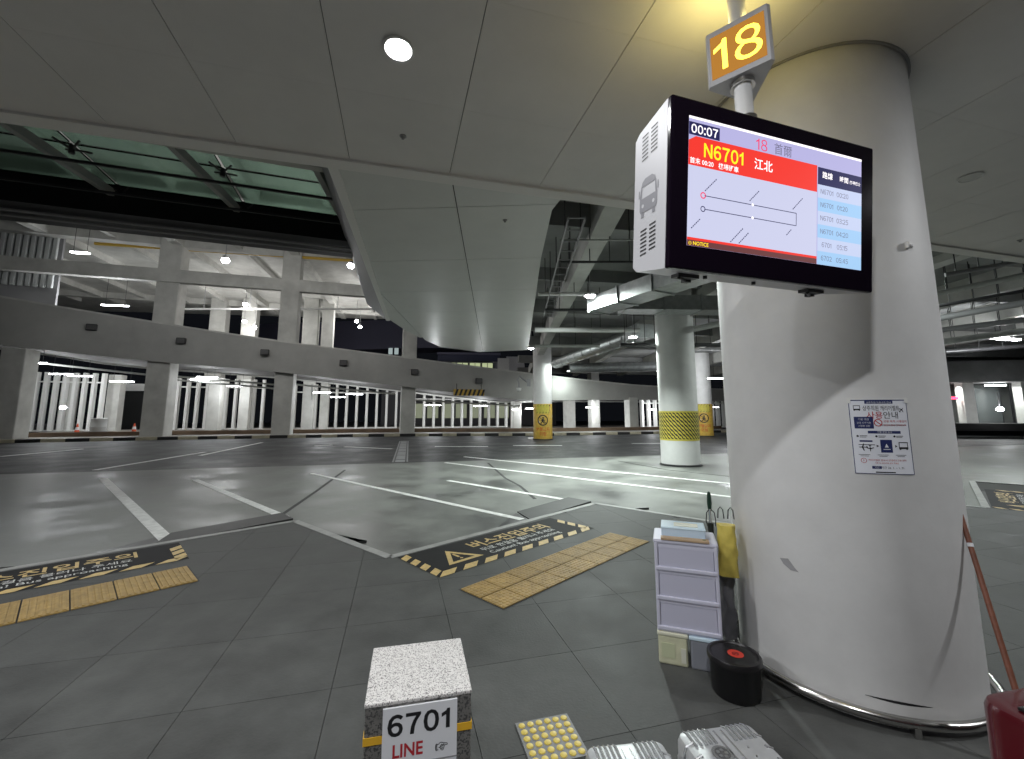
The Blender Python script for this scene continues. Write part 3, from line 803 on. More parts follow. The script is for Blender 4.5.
MB().box((0, 0, .19), (.195, .27, .022), bev=.006).build('bin_lid', mat('cream_lid', (.66, .66, .52), .4), o)
MB().box((-.03, -.131, .09), (.085, .004, .09)).build('paper_label', mat('paper_green', (.52, .55, .36), .6), o)
MB().box((.065, -.131, .07), (.03, .004, .09)).build('paper_label', mat('paper_white', (.62, .62, .52), .6), o)
o = thing('storage_bin', 'grey translucent storage box between yellow box and black bucket', 'box', (1.31, 3.135, ZP), R(-20))
MB().box((0, 0, .09), (.175, .26, .18), bev=.012).build('bin_body', mat('smoky_plastic', (.22, .23, .26), .3), o)
MB().box((0, 0, .19), (.19, .27, .022), bev=.006).build('bin_lid', mat('pale_blue_lid', (.60, .74, .84), .3), o)
# bucket
o = thing('bucket', 'black round lidded bucket with red sticker beside the column', 'bucket', (1.355, 2.81, ZP))
MB().lathe([(.0001, 0), (.128, 0), (.134, .01), (.142, .20), (.145, .205), (.145, .212)], n=40).build('bucket_body', M_black, o, True)
MB().lathe([(.151, .185), (.153, .19), (.153, .21), (.148, .22), (.135, .222), (.128, .214), (.0001, .214)], n=40).build('lid', mat('black_lid', (.012, .011, .012), .3), o, True)
disc2d(MB(), .01, .0, .046, 24, .2155).build('red_sticker', mat('sticker_red', (.62, .05, .03), .5), o)
m = MB(); ring2d(m, .01, .0, .012, .020, 16, .216); bar2d(m, (-.012, -.008), (.030, .010), .008, .2162); m.build('sticker_mark', mat('sticker_dark_red', (.22, .01, .01), .5), o)
# yellow folded bag
def sheetbag(name, label, cat, loc, rz, W_, H_, T_, m, seed, taper=.0, amp=.02, nu=14, nv=16):
    rnd = random.Random(seed); ph = [rnd.uniform(0, 6.3) for _ in range(6)]
    vs = []; fs = []
    for j in range(nv + 1):
        v = j / nv
        for i in range(2 * nu):
            a = 2 * pi * i / (2 * nu)
            ww = W_ / 2 * (1 - taper * v); tt = T_ / 2 * (.55 + .45 * sin(pi * min(1, .15 + v * .75)))
            x = ww * math.copysign(abs(cos(a)) ** .6, cos(a)); y = tt * math.copysign(abs(sin(a)) ** .8, sin(a))
            k = amp * (sin(9 * v + 3 * a + ph[0]) * .5 + sin(17 * v - 5 * a + ph[1]) * .3 + sin(4 * a + 23 * v + ph[2]) * .25)
            vs.append((x + k * cos(a), y + k * sin(a), H_ * v))
    n = 2 * nu
    for j in range(nv):
        for i in range(n): fs.append((j * n + i, j * n + (i + 1) % n, (j + 1) * n + (i + 1) % n, (j + 1) * n + i))
    fs += [tuple(range(n - 1, -1, -1)), tuple(nv * n + i for i in range(n))]
    o = thing(name, label, cat, loc, rz)
    MB().add(vs, fs).build('bag_body', m, o, True)
    return o
b1 = sheetbag('plastic_bag', 'crumpled dark grey plastic bag between drawers and column', 'bag', (1.558, 3.30, ZP + .085), R(-5), .10, .45, .19, mat('grey_plastic_film', (.13, .13, .14), .3), 3, .15, .016)
b2 = sheetbag('yellow_bag', 'yellow cloth bag hanging upright beside the lavender drawers', 'bag', (1.525, 3.16, .575), R(-20), .125, .34, .14, mat('yellow_cloth', (.62, .50, .10), .6, var=.15, scale=20), 5, .1, .008)
m = MB()
for x in (-.03, .035): m.tube([(x - .02, 0, .38), (x - .015, .0, .44), (x, 0, .46), (x + .015, 0, .44), (x + .02, 0, .38)], .004, 6)
m.build('strap', M_blk, b2)
o = thing('umbrella', 'dark green folded umbrella standing behind the yellow bag', 'umbrella', (1.555, 3.47, ZP))
MB().cyl((0, 0, .01), (0, 0, .82), .012, .022, 12).build('folded_canopy', mat('umbrella_black', (.012, .016, .014), .6), o, True)
MB().cyl((0, 0, .80), (.0, .0, .93), .01, n=10).build('shaft', M_steel, o)
MB().lathe([(.0001, .92), (.014, .925), (.018, .97), (.015, 1.03), (.009, 1.055), (.0001, 1.06)], n=14).build('grip', mat('dark_green_plastic', (.015, .05, .03), .35), o, True)
m = MB(); m.tube([(.0, 0, .93), (-.03, -.01, .90), (-.04, -.015, .84), (-.03, -.02, .80)], .004, 6); m.tube([(.0, 0, .93), (.03, -.01, .90), (.035, -.015, .84), (.03, -.02, .80)], .004, 6); m.build('cord', M_blk, o)
# broom
o = thing('broom', 'broom with brown wooden handle leaning on the right of the column', 'broom')
top, bot = Vector((2.632, 2.60, 1.15)), Vector((2.48, 2.25, ZP + .12))
m = MB(); m.cyl(bot, top, .0135, .012, 12); m.build('handle', mat('brown_wood', (.20, .07, .04), .5, var=.3, scale=30), o, True)
q = bot.lerp(top, .80); m = MB(); m.cyl(q, q + (top - bot).normalized() * .02, .0142, n=12); m.build('tape_band', M_sheet, o)
m = MB(); m.box((bot.x, bot.y, ZP + .13), (.26, .05, .05), R(20), bev=.01); hd = m.build('head', mat('broom_head', (.10, .03, .03), .5), o)
m = MB()
for i in range(14): 
    c_ = Vector((bot.x, bot.y, 0)) + Matrix.Rotation(R(20), 3, 'Z') @ Vector((-.115 + i * .0177, 0, 0)); m.cyl((c_.x, c_.y, ZP + .11), (c_.x, c_.y - .015, ZP), .009, .012, 6)
tag(m.build('bristles', mat('bristle_dark', (.05, .03, .03), .8), hd), kind='stuff')

# ---- suitcases
def shell(W_, L_, T_, ribs, rad=.045):
    """ribbed lying shell: x width, y length, z thickness"""
    mb = MB(); n_arc = 5; per = []
    for (sx, sy, a0) in ((1, 1, 0), (-1, 1, 90), (-1, -1, 180), (1, -1, 270)):
        for j in range(n_arc + 1):
            a = R(a0 + 90 * j / n_arc); per.append((sx * (W_ / 2 - rad) + rad * cos(a), sy * (L_ / 2 - rad) + rad * sin(a), cos(a), sin(a)))
    prof = [(.035, 0), (.012, .006), (0, .03)] + [(0, T_ * .5 - .012), (-.004, T_ * .5 - .006), (-.004, T_ * .5 + .006), (0, T_ * .5 + .012)] + [(0, T_ - .03), (.010, T_ - .008), (.032, T_)]
    n = len(per); vs = []; fs = []
    for ins, z in prof:
        for x, y, nx, ny in per: vs.append((x - nx * ins, y - ny * ins, z))
    for i in range(len(prof) - 1):
        for k in range(n): fs.append((i * n + k, i * n + (k + 1) % n, (i + 1) * n + (k + 1) % n, (i + 1) * n + k))
    fs += [tuple(range(n - 1, -1, -1)), tuple((len(prof) - 1) * n + k for k in range(n))]
    mb.add(vs, fs)
    return mb
M_alu = mat('silver_aluminium', (.50, .51, .52), .42, metal=.4, var=.12, scale=20, bump=.05, bscale=120)
M_alu2 = mat('silver_rib', (.58, .59, .60), .25, metal=.8)
def suitcase(loc, rz, W_, L_, T_, label, emblem):
    t = thing('silver_suitcase', label, 'suitcase', loc, rz, 'silver ribbed suitcases')
    z0 = .035
    b_ = shell(W_, L_, T_ - z0, 0).map(lambda p: (p.x, p.y, p.z + z0)).build('shell', M_alu, t, True)
    nr = 13
    for i in range(nr):
        x = -W_ / 2 + .045 + i * (W_ - .09) / (nr - 1)
        if abs(x) < .035: continue
        m = MB()
        m.tube([(x, L_ / 2 + .002, z0 + .04), (x, L_ / 2 + .003, T_ - .045), (x, L_ / 2 - .008, T_ - .012), (x, L_ / 2 - .035, T_ + .001), (x, L_ / 2 - (.11 if emblem else .16), T_ + .001)], .0075, 8)
        m.build('rib', M_alu2, t, True)
    for i in range(6):
        for sx in (-1, 1):
            y = L_ / 2 - .09 - i * .07
            m = MB(); m.tube([(sx * (W_ / 2 + .002), y, z0 + .04), (sx * (W_ / 2 + .003), y, T_ - .045), (sx * (W_ / 2 - .008), y, T_ - .012), (sx * (W_ / 2 - .04), y, T_ + .001)], .0075, 8); m.build('rib', M_alu2, t, True)
    for x in (-.018, .018): MB().box((x, 0, T_ + .001), (.008, L_ - .08, .006)).build('centre_rib', M_alu2, t)
    # corner rivets and wheels
    rv = MB().lathe([(.006, 0), (.005, .003), (.0001, .004)], n=10).mesh('rivet', mat('rivet_chrome', (.9, .9, .9), .12, metal=1), True)
    for i in range(7): link('rivet', rv, t).location = (.075, L_ / 2 - .10 - i * .05, T_)
    for sx in (-1, 1):
        for sy in (-1, 1):
            MB().cyl((sx * (W_ / 2 - .05) - .012, sy * (L_ / 2 - .05), .02), (sx * (W_ / 2 - .05) + .012, sy * (L_ / 2 - .05), .02), .02, n=16).build('wheel', M_black, t, True)
            MB().box((sx * (W_ / 2 - .05), sy * (L_ / 2 - .05), .035), (.03, .03, .02)).build('wheel_bracket', M_dark, t)
    MB().box((0, -L_ / 2 - .008, T_ / 2), (.16, .02, .03), bev=.008).build('handle', M_black, t)
    if emblem:
        ex, ey = -.06, L_ / 2 - .165
        m = MB(); ring2d(m, ex, ey, .032, .044, 28, T_ + .004); m2 = MB(); disc2d(m2, ex, ey, .044, 28, T_ + .002)
        e1 = m2.build('emblem_disc', mat('emblem_dark', (.10, .10, .10), .5), t)
        for k in range(5):
            a = 2 * pi * k / 5; disc2d(m, ex + .018 * cos(a), ey + .018 * sin(a), .0085, 10, T_ + .004)
        m.build('emblem_mark', M_alu2, e1)
    return t
c1 = G(622, 744, .25); c2 = G(712, 726, .25)
suitcase((c1.x + .035, c1.y - .275, ZP), R(7), .36, .55, .235, 'silver ribbed suitcase lying flat next to the studded tile', False)
suitcase((c2.x + .04, c2.y - .30, ZP), R(10), .38, .58, .235, 'silver ribbed suitcase with round dark emblem lying flat below the bucket', True)
o = thing('red_suitcase', 'glossy dark red suitcase at the lower right corner beside the broom', 'suitcase', (2.08, 1.80, ZP), R(12))
M_redc = mat('glossy_red_shell', (.075, .004, .008), .25, coat=.5)
shell(.40, .26, .50, 0, .09).map(lambda p: (p.x, p.y, p.z + .045)).build('shell', M_redc, o, True)
for i in range(4): MB().box((-.12 + i * .08, -.131, .30), (.02, .008, .40), bev=.003).build('rib', M_redc, o)
MB().box((0, 0, .553), (.30, .035, .012), bev=.004).build('zip_band', M_black, o)
m = MB(); m.tube([(-.07, 0, .545), (-.06, 0, .575), (.06, 0, .575), (.07, 0, .545)], .011, 8); m.build('handle', M_black, o, True)
for sx in (-1, 1):
    for sy in (-1, 1): MB().cyl((sx * .14 - .012, sy * .08, .024), (sx * .14 + .012, sy * .08, .024), .024, n=14).build('wheel', M_black, o); MB().box((sx * .14, sy * .08, .042), (.03, .03, .02)).build('wheel_bracket', M_black, o)

# ================================================================== RAMP AND BUILDING ACROSS THE LANE
ctrl = [(-170, 262, 322, 23.5), (0, 297, 344, 25.5), (150, 322, 360.5, 28.5), (275, 341, 371.5, 30.5), (405, 358, 386.5, 33), (470, 366.5, 394, 34.5), (530, 374, 400, 36.2), (600, 382, 400, 39), (660, 387, 400, 42), (790, 392, 402, 48)]
cp = [(AY(x, yt, Y), AY(x, yb, Y).z) for x, yt, yb, Y in ctrl]
def cat4(a, b, c, d, t): return .5 * ((2 * b) + (c - a) * t + (2 * a - 5 * b + 4 * c - d) * t * t + (3 * b - a - 3 * c + d) * t ** 3)
path = []
for i in range(len(cp) - 1):
    A = [cp[max(0, min(len(cp) - 1, i + k))] for k in (-1, 0, 1, 2)]
    for s in range(8):
        t = s / 8
        P = [cat4(*[q[0][k] for q in A], t) for k in range(3)]
        path.append((Vector((P[0], P[1], 0)), P[2], cat4(*[q[1] for q in A], t)))
path.append((Vector((cp[-1][0].x, cp[-1][0].y, 0)), cp[-1][0].z, cp[-1][1]))
def sweep(prof_fn):
    vs = []; fs = []; n = 4
    for i, (p, zt_, zb_) in enumerate(path):
        a = path[max(0, i - 1)][0]; b = path[min(len(path) - 1, i + 1)][0]; d_ = (b - a).normalized(); nb_ = Vector((-d_.y, d_.x, 0))
        for off, z in prof_fn(zt_, zb_): q = p + nb_ * off; vs.append((q.x, q.y, z))
    for i in range(len(path) - 1):
        for k in range(n): fs.append((i * n + k, (i + 1) * n + k, (i + 1) * n + (k + 1) % n, i * n + (k + 1) % n))
    fs += [(0, 1, 2, 3), tuple(len(vs) - 1 - k for k in range(4))]
    return MB().add(vs, fs)
ramp = thing('ramp', 'curved concrete vehicle ramp with solid parapet across the lane', 'ramp', kind='structure')
sweep(lambda t_, b_: [(0, b_), (0, t_), (.3, t_), (.3, b_)]).build('parapet', M_ramp, ramp)
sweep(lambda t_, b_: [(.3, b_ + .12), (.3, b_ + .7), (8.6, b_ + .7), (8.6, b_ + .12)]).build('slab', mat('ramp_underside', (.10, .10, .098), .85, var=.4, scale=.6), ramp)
sweep(lambda t_, b_: [(8.6, b_), (8.6, b_ + 1.7), (8.9, b_ + 1.7), (8.9, b_)]).build('rear_parapet', M_ramp, ramp)
sweep(lambda t_, b_: [(-.03, t_ - .02), (-.03, t_ + .10), (.33, t_ + .10), (.33, t_ - .02)]).build('coping', M_conc, ramp)

def path_at(px):   # parapet point seen in that pixel column
    best = min(path, key=lambda q: abs((CX + FPX * q[0].x / (q[0].y * cos(PITCH) + 4 * sin(PITCH))) - px)); return best
def face_dir(px):
    i = path.index(path_at(px)); a = path[max(0, i - 1)][0]; b = path[min(len(path) - 1, i + 1)][0]; return math.atan2(b.y - a.y, b.x - a.x)
for k, (x, y) in enumerate(((93, 327.5), (182, 341), (265.5, 352.5), (344, 363), (415, 372), (479, 381))):
    q = path_at(x); Y = q[0].y - .05; p = AY(x, y, Y)
    t = thing('floodlight', ('first', 'second', 'third', 'fourth', 'fifth', 'sixth')[k] + ' small dark floodlight from the left on the ramp parapet', 'floodlight', (p.x, p.y - .08, p.z), face_dir(x), 'floodlights on the ramp')
    MB().box((0, 0, 0), (.55, .22, .42), bev=.04).build('housing', M_dark, t)
    MB().box((0, -.12, 0), (.46, .02, .33)).build('lens', mat('dull_lens', (.10, .10, .10), .3), t)
    MB().box((0, .14, .0), (.2, .12, .12)).build('bracket', M_dark, t)
p = AY(469, 392.5, 34.2)
t = thing('height_bar', 'yellow and black striped height limit bar hanging from the ramp', 'height bar', (p.x, p.y, p.z), face_dir(470))
MB().box((0, 0, 0), (2.5, .12, .5)).build('bar', M_yel, t)
m = MB()
for i in range(7): m.add([(-1.2 + i * .36, -.065, -.25), (-1.02 + i * .36, -.065, -.25), (-.84 + i * .36, -.065, .25), (-1.02 + i * .36, -.065, .25)], [(0, 1, 2, 3)])
m.build('stripes', M_blk, t)
for x in (-1., 1.): MB().cyl((x, 0, .25), (x, 0, .7), .03, n=8).build('hanger', M_dark, t)

# raised island under the ramp with striped kerb
kpx = [(-170, 446), (0, 443), (150, 440), (275, 438), (405, 436.2), (540, 435.5), (640, 434), (760, 431.5)]
kp = [G(x, y) for x, y in kpx]
def kpt(t):
    t = max(0, min(len(kp) - 1.0001, t)); i = int(t); A = [kp[max(0, min(len(kp) - 1, i + k))] for k in (-1, 0, 1, 2)]
    return Vector([cat4(*[q[k] for q in A], t - i) for k in range(3)])
dense = [kpt(i * .02) for i in range(int((len(kp) - 1) / .02))]
back = [p + Vector((-4, 18, 0)) for p in dense[::10]]
isl = tag(MB().prism([(p.x, p.y) for p in dense[::10]] + [(p.x, p.y) for p in reversed(back)], -.1, .16).build('walkway', mat('walkway_concrete', (.30, .28, .25), .7, var=.3, scale=.5)), 'raised concrete walkway below the ramp behind the striped kerb', 'walkway', kind='structure')
kerb = thing('kerb', 'black and pale striped kerb along the far side of the lane', 'kerb', kind='structure')
M_kw = mat('kerb_pale_paint', (.50, .46, .34), .6, var=.3, scale=3); M_kb = mat('kerb_black_paint', (.02, .02, .02), .6)
acc = 0; last = dense[0]; idx = 0; start = dense[0]
for p in dense[1:]:
    acc += (p - last).length; last = p
    if acc >= 1.0:
        m = MB(); m.beam(Vector((start.x, start.y, .08)), Vector((p.x, p.y, .08)), .3, .22); m.build('kerb_block', M_kb if idx % 2 else M_kw, kerb); idx += 1; acc = 0; start = p
# low planter edge further back
m = MB()
for i in range(len(dense[::10]) - 1):
    a, b = dense[::10][i], dense[::10][i + 1]; o_ = Vector((-.6, 3.5, .28)); m.beam(a + o_, b + o_, .35, .34)
tag(m.build('planter_edge', mat('timber_edge', (.22, .15, .10), .7, var=.4, scale=1)), 'low brown planter edging behind the striped kerb', 'planter edge', kind='structure')

def sqcol(x, y, wd, ztop, label, Y=None, m=M_conc, rz=R(17), dp=None):
    p = G(x, y) if Y is None else Vector((AY(x, y, Y).x, Y, 0))
    t = thing('concrete_column', label, 'column', (p.x, p.y + wd / 2, 0), rz, 'square concrete columns across the lane')
    MB().box((0, 0, ztop / 2 + .0), (wd, dp or wd, ztop), bev=.05).build('shaft', m, t)
    return t
ZU = 14.2
sqcol(-4, 441, 1.2, 5.7, 'wide square column at the left picture edge below the ramp', Y=25.8)
sqcol(147, 440, 1.35, ZU, 'square column left of the dark opening, second along the ramp', Y=28.9)
sqcol(277, 438, 1.25, ZU, 'square column in front of the fluorescent tubes, third along the ramp', Y=31)
sqcol(405, 436, 1.1, ZU, 'square column standing over the trench cover, fourth along the ramp', Y=33.4)
for x, wd, Y, zt_, lb in ((61, .85, 37, 4.9, 'bright square column behind the standing drum'), (108, .95, 38.5, 5.2, 'rear square column beside the dark opening'), (210, 1.0, 38, 4.9, 'rear square column under the double tubes'), (241, .85, 40, 4.9, 'narrower rear square column right of the double tubes'), (305, .95, 39.5, 4.9, 'rear square column left of the tube row'), (322, .8, 42, 4.9, 'rearmost square column behind the tube row'),
                      (516, .9, 44, 3.0, 'small rear column under the ramp left of the yellow column'), (570, 1.0, 45, 3.3, 'rear column under the ramp right of the yellow column'), (595, .9, 43.0, 6.4, 'rear column under the low ramp between two tubes'), (633, .95, 40.5, 3.2, 'pale column under the low ramp left of the striped round column')):
    sqcol(x, 420, wd, zt_, lb, Y=Y)
for x, wd, lb in ((219, 1.5, 'upper hall column above the crossed pair of tubes'), (250, 1.4, 'upper hall column with two lamps beside it'), (311, 1.5, 'upper hall column right of the tall third column'), (328, 1.2, 'slim upper hall column beside the dark night gap')):
    p = AY(x, 330, 46); t = thing('hall_column', lb, 'column', (p.x, p.y, 5.2), R(17), 'rear columns of the upper hall')
    MB().box((0, 0, 4.5), (wd, wd, 9.0), bev=.05).build('shaft', M_conc, t)

# row of upright fins closing the building at the back
M_fin = mat('white_fin_paint', (.72, .72, .70), .5)
fin_me = MB().box((0, 0, 0), (.22, .42, 1)).mesh('fin', M_fin)
def fins(x0, x1, step, Y0, Y1, zb_, zt_, label):
    t = thing('fin_screen', label, 'screen', (0, 0, 0), 0, 'fin screens behind the walkway')
    n = int((x1 - x0) / step); A = AY(x0, 415, Y0); B = AY(x1, 415, Y1); rz = math.atan2(B.y - A.y, B.x - A.x)
    for i in range(n + 1):
        p = A.lerp(B, i / n); o = link('fin', fin_me, t); o.location = (p.x, p.y, (zb_ + zt_) / 2); o.scale = (1, 1, zt_ - zb_); o.rotation_euler = (0, 0, rz)
    for z in (zb_ + .05, zt_ - .8):
        m = MB(); m.beam(Vector((A.x, A.y + .1, z)), Vector((B.x, B.y + .1, z)), .10, .12); m.build('rail', M_fin, t)
    return t
fins(22, 100, 9.0, 36, 37.5, .2, 5.2, 'white upright fins at the far left behind the drum')
fins(166, 262, 9.5, 40, 42, .2, 5.0, 'white upright fins between the second and third ramp columns')
fins(283, 396, 9.6, 42, 44.5, .2, 4.6, 'white upright fins between the third and fourth ramp columns')
fins(414, 506, 9.2, 44.5, 48, .2, 4.0, 'white upright fins right of the fourth ramp column')
fins(642, 668, 6.2, 46, 47, .2, 3.6, 'short row of white fins left of the striped round column')
fins(706, 724, 6.0, 46, 47, .2, 3.6, 'short row of white fins between striped column and big column')
# dark opening with door frame
m = MB(); 
pd = AY(128, 412, 42)
t = thing('door_opening', 'wide dark doorway with white lintel behind the second ramp column', 'doorway', (pd.x, pd.y, .16), R(17))
MB().box((0, 0, 2.2), (2.3, .1, 4.4)).build('dark_panel', mat('night_glass', (.01, .011, .012), .25), t)
MB().box((0, -.1, 4.1), (2.5, .3, .7)).build('lintel', M_white, t)
# far facade wall behind the fins (dark, with a few lit rooms)
fb = thing('back_building', 'dim distant building with lit pale windows seen between the fins', 'building', AY(470, 415, 64), R(5))
MB().box((0, 1.5, 1.2), (26, 3, 6)).build('wall', mat('far_wall', (.06, .06, .065), .8), fb)
for i in range(7):
    f_ = MB().box((-7.6 + i * 2.1, -.03, .6), (1.8, .06, 2.3)).build('window', mat('frame_dark', (.05, .05, .05), .5), fb)
    MB().box((-7.6 + i * 2.1, -.08, .6), (1.6, .04, 2.1)).build('pane', glow('lit_room', (.55, .60, .42), .30 if i != 3 else .3), f_)

# drum and cones
p = G(98, 432.6); p = Vector((AY(98, 432, 30).x, 30, .16))
t = thing('water_drum', 'pale grey round drum standing on the walkway at left', 'drum', p)
MB().lathe([(.0001, 0), (.40, 0), (.43, .05), (.44, .55), (.46, .6), (.44, .65), (.43, 1.08), (.46, 1.12), (.46, 1.2), (.38, 1.22), (.0001, 1.22)], n=28).build('drum_body', mat('drum_grey', (.55, .56, .55), .45), t, True)
MB().lathe([(.465, .28), (.475, .30), (.465, .32)], n=28).build('hoop', M_grey, t, True)
def cone(x, Y, label):
    p = Vector((AY(x, 430, Y).x, Y, .16)); t = thing('traffic_cone', label, 'traffic cone', p, 0, 'orange traffic cones')
    MB().box((0, 0, .02), (.42, .42, .04), bev=.015).build('base', M_black, t)
    MB().lathe([(.17, .04), (.03, .80), (.0001, .81)], n=18).build('cone_body', mat('cone_orange', (.70, .09, .02), .5), t, True)
    MB().lathe([(.118, .34), (.08, .55)], n=18).map(lambda q: (q.x * 1.04, q.y * 1.04, q.z)).build('white_band', M_sheet, t, True)
cone(77, 31.5, 'orange traffic cone left of the pale drum'); cone(134, 33, 'orange traffic cone in front of the dark doorway')

# ---- tubes under the ramp
TUBE = glow('tube_white', (.96, .97, 1.0), 22)
def slab_z(p): return min(path, key=lambda q: abs(q[0].x - p.x) + abs(q[0].y + 5 - p.y))[2] + .12
def tube_light(x, y, Y, ln_, rz, label, power=P_TUBE, grp='fluorescent fixtures under the ramp', hang=.35):
    p = AY(x, y, Y)
    if grp.endswith('ramp'): hang = max(.02, slab_z(p) - p.z - .1)
    t = thing('fluorescent_light', label, 'light', p, rz, grp)
    MB().box((0, 0, .09), (ln_, .22, .06), bev=.01).build('housing', M_white, t)
    for s in (-.05, .05): MB().cyl((-ln_ / 2 + .03, s, .035), (ln_ / 2 - .03, s, .035), .035, n=10).build('tube', TUBE, t)
    for s in (-1, 1): MB().cyl((s * ln_ * .35, 0, .1), (s * ln_ * .35, 0, .1 + hang), .012, n=6).build('hanger', M_dark, t)
    if power: bulb(t, (0, 0, -.14), power, .1, (.95, .98, 1))
    return t
for x, y, Y, ln_, lb, pw in ((33, 363.5, 28, 1.5, 'tube light at far left just under the ramp', 1), (61, 374.5, 33, 1.5, 'left one of two tube lights end to end above the drum', 1), (80, 376.5, 33, 1.6, 'right one of two tube lights end to end above the drum', 0), (122, 382, 35, 1.7, 'tube light over the dark doorway', 1),
                             (207, 377.5, 33.5, 1.5, 'upper tube light of the crossed pair at the rear column', 1), (200, 380, 35, 1.4, 'lower tube light of the crossed pair at the rear column', 0), (236, 386.5, 37.5, 1.5, 'tube light right of the crossed pair', 1), (322, 393, 36, 1.4, 'first tube light of three right of the third ramp column', 1), (338, 397.5, 39, 1.3, 'middle lower tube light of three right of the third ramp column', 0), (354.5, 394.5, 37, 1.4, 'third tube light of three right of the third ramp column', 1),
                             (433, 405.5, 40, 1.5, 'tube light right of the fourth ramp column', 1), (480.5, 406.2, 42, 1.4, 'tube light below the striped height bar', 1), (515, 409.8, 44, .6, 'short tube light left of the yellow round column', 0), (530, 408.8, 44, .9, 'tube light touching the left side of the yellow round column', 1), (592, 407.7, 41.5, 1.2, 'tube light under the low ramp right of the yellow column', 1), (652, 409.8, 44.5, .9, 'tube light left of the striped round column', 1), (716, 407.5, 45, .6, 'small tube light beside the big column', 0)):
    tube_light(x, y, Y, ln_, R(12), lb, P_TUBE if pw else 0)
p = AY(63, 407.5, 33)
t = thing('wall_lamp', 'bright white lamp glowing on the rear column above the cone', 'lamp', p)
MB().lathe([(.0001, -.12), (.16, -.1), (.19, 0), (.14, .1), (.0001, .13)], n=16).build('globe', glow('lamp_white_strong', (.95, .97, 1), 40), t, True)
MB().box((0, .25, 0), (.12, .3, .12)).build('bracket', M_grey, t)
# pipes below the ramp
m = MB(); 
pipes = thing('pipe_run', 'thin pale pipes running below the ramp along the fins', 'pipes')
for (x0, y0, Y0, x1, y1, Y1) in ((165, 375.5, 33, 275, 384.5, 34.5), (165, 379, 33, 275, 388.5, 34.5), (286, 383.5, 34, 395, 394, 36.5), (415, 400, 37, 520, 406, 39.5), (30, 362, 29, 150, 375, 32)):
    MB().cyl(AY(x0, y0, Y0), AY(x1, y1, Y1), .07, n=8).build('pipe', M_pipe, pipes)
for x in (287, 312): MB().cyl(AY(x, 384, 34), AY(x, 400, 34), .06, n=8).build('pipe_drop', M_pipe, pipes)

# ================================================================== UPPER HALL ABOVE THE RAMP (left)
hall = tag(MB().prism([(-60, 2), (-9.0, 9), (-6.5, 57), (-60, 50), (-90, 30)], ZU, ZU + .5).build('ceiling_upper', M_conc), 'pale concrete ceiling of the upper hall above the ramp', 'ceiling', kind='structure')
def hbeam(a, b, wd, ht, name='beam', m=M_conc, z=ZU):
    mb = MB(); mb.beam(Vector((a[0], a[1], z - ht / 2)), Vector((b[0], b[1], z - ht / 2)), wd, ht); return mb.build(name, m, hall)
ud = Vector((.956, .292)); vd = Vector((-.22, .975))
o0 = Vector((-16.6, 31.6))
for k in range(-5, 2):
    c = o0 + ud * (7.7 * k)
    hbeam(c - vd * 20, c + vd * 22, .6, .55)
    if k < 1: c = c + ud * 3.85; hbeam(c - vd * 20, c + vd * 22, .35, .4)
for j, (ww, hh_) in enumerate(((.6, .6), (.7, .6), (.6, .6), (.6, .6))):
    c = o0 + vd * (-9 + j * 9.2); hbeam(c - ud * 36, c + ud * 8.5, ww, hh_)
for z_, h_, of in ((11.75, .9, .0),):   # tie beams between the tall columns
    c = o0 + vd * of - Vector((0, .3)); hbeam(c - ud * 24, c + ud * 8.6, .5, h_, 'tie_beam', M_conc, z_)
py = thing('yellow_pipe', 'long yellow pipe under the upper hall ceiling', 'pipe')
a, b = AY(95, 243.5, 29.0), AY(372, 262, 32.5)
MB().cyl(a, b, .11, n=10).build('pipe', mat('gas_yellow', (.55, .36, .05), .5), py, True)
for i in range(5): q = a.lerp(b, (i + .5) / 5); MB().cyl(q, (q.x, q.y, ZU), .03, n=6).build('hanger', M_grey, py)
wp = thing('white_pipe', 'thin white pipe crossing the upper hall below the beams', 'pipe')
a, b = AY(180, 309, 37), AY(400, 309, 40)
MB().cyl(a, b, .10, n=8).build('pipe', M_white, wp)
for i in range(5): q = a.lerp(b, (i + .5) / 5); MB().cyl(q, (q.x, q.y, ZU), .03, n=6).build('hanger', M_grey, wp)
HB = glow('highbay_white', (1, .98, .98), 45)
for k, (x, y, Y) in enumerate(((225.5, 259, 21.5), (351, 264.5, 23.5), (245.5, 303.5, 37), (373, 305, 40), (244.5, 320.5, 42), (254.5, 326.5, 43), (356.5, 320.5, 46), (360, 326.5, 48))):
    lb = ('left of two lamps near the yellow pipe', 'right of two lamps near the yellow pipe', 'left lamp hanging on the white pipe', 'right lamp hanging on the white pipe', 'left upper lamp of the low pair behind the square column', 'left lower lamp of the low pair behind the square column', 'right upper lamp of the low pair near the hall end', 'right lower lamp of the low pair near the hall end')[k]
    p = AY(x, y, Y); p.z = min(p.z, ZU - .3)
    t = thing('high_bay_lamp', lb + ' of the upper hall', 'lamp', p, 0, 'lamps of the upper hall')
    MB().lathe([(.16, .0), (.15, .10), (.08, .20), (.0001, .22)], n=16).build('reflector', M_white, t, True)
    MB().lathe([(.0001, -.24), (.13, -.20), (.20, -.10), (.16, .02)], n=16).build('bulb', HB, t, True)
    MB().cyl((0, 0, .2), (0, 0, ZU - p.z), .02, n=6).build('stem', M_grey, t)
    bulb(t, (0, 0, -.45), P_HIGH * (1.3 if k < 2 else 1), .2)
tube_light(115, 306, 30, 1.7, R(12), 'tube light in the upper hall above the ramp parapet', P_TUBE * 2, 'fluorescent fixtures of the upper hall', 2.0)
tube_light(80, 253.5, 20, .8, R(12), 'short bluish tube light high in the upper hall at left', P_HIGH * .8, 'fluorescent fixtures of the upper hall', ZU - AY(80, 253.5, 20).z - .1)
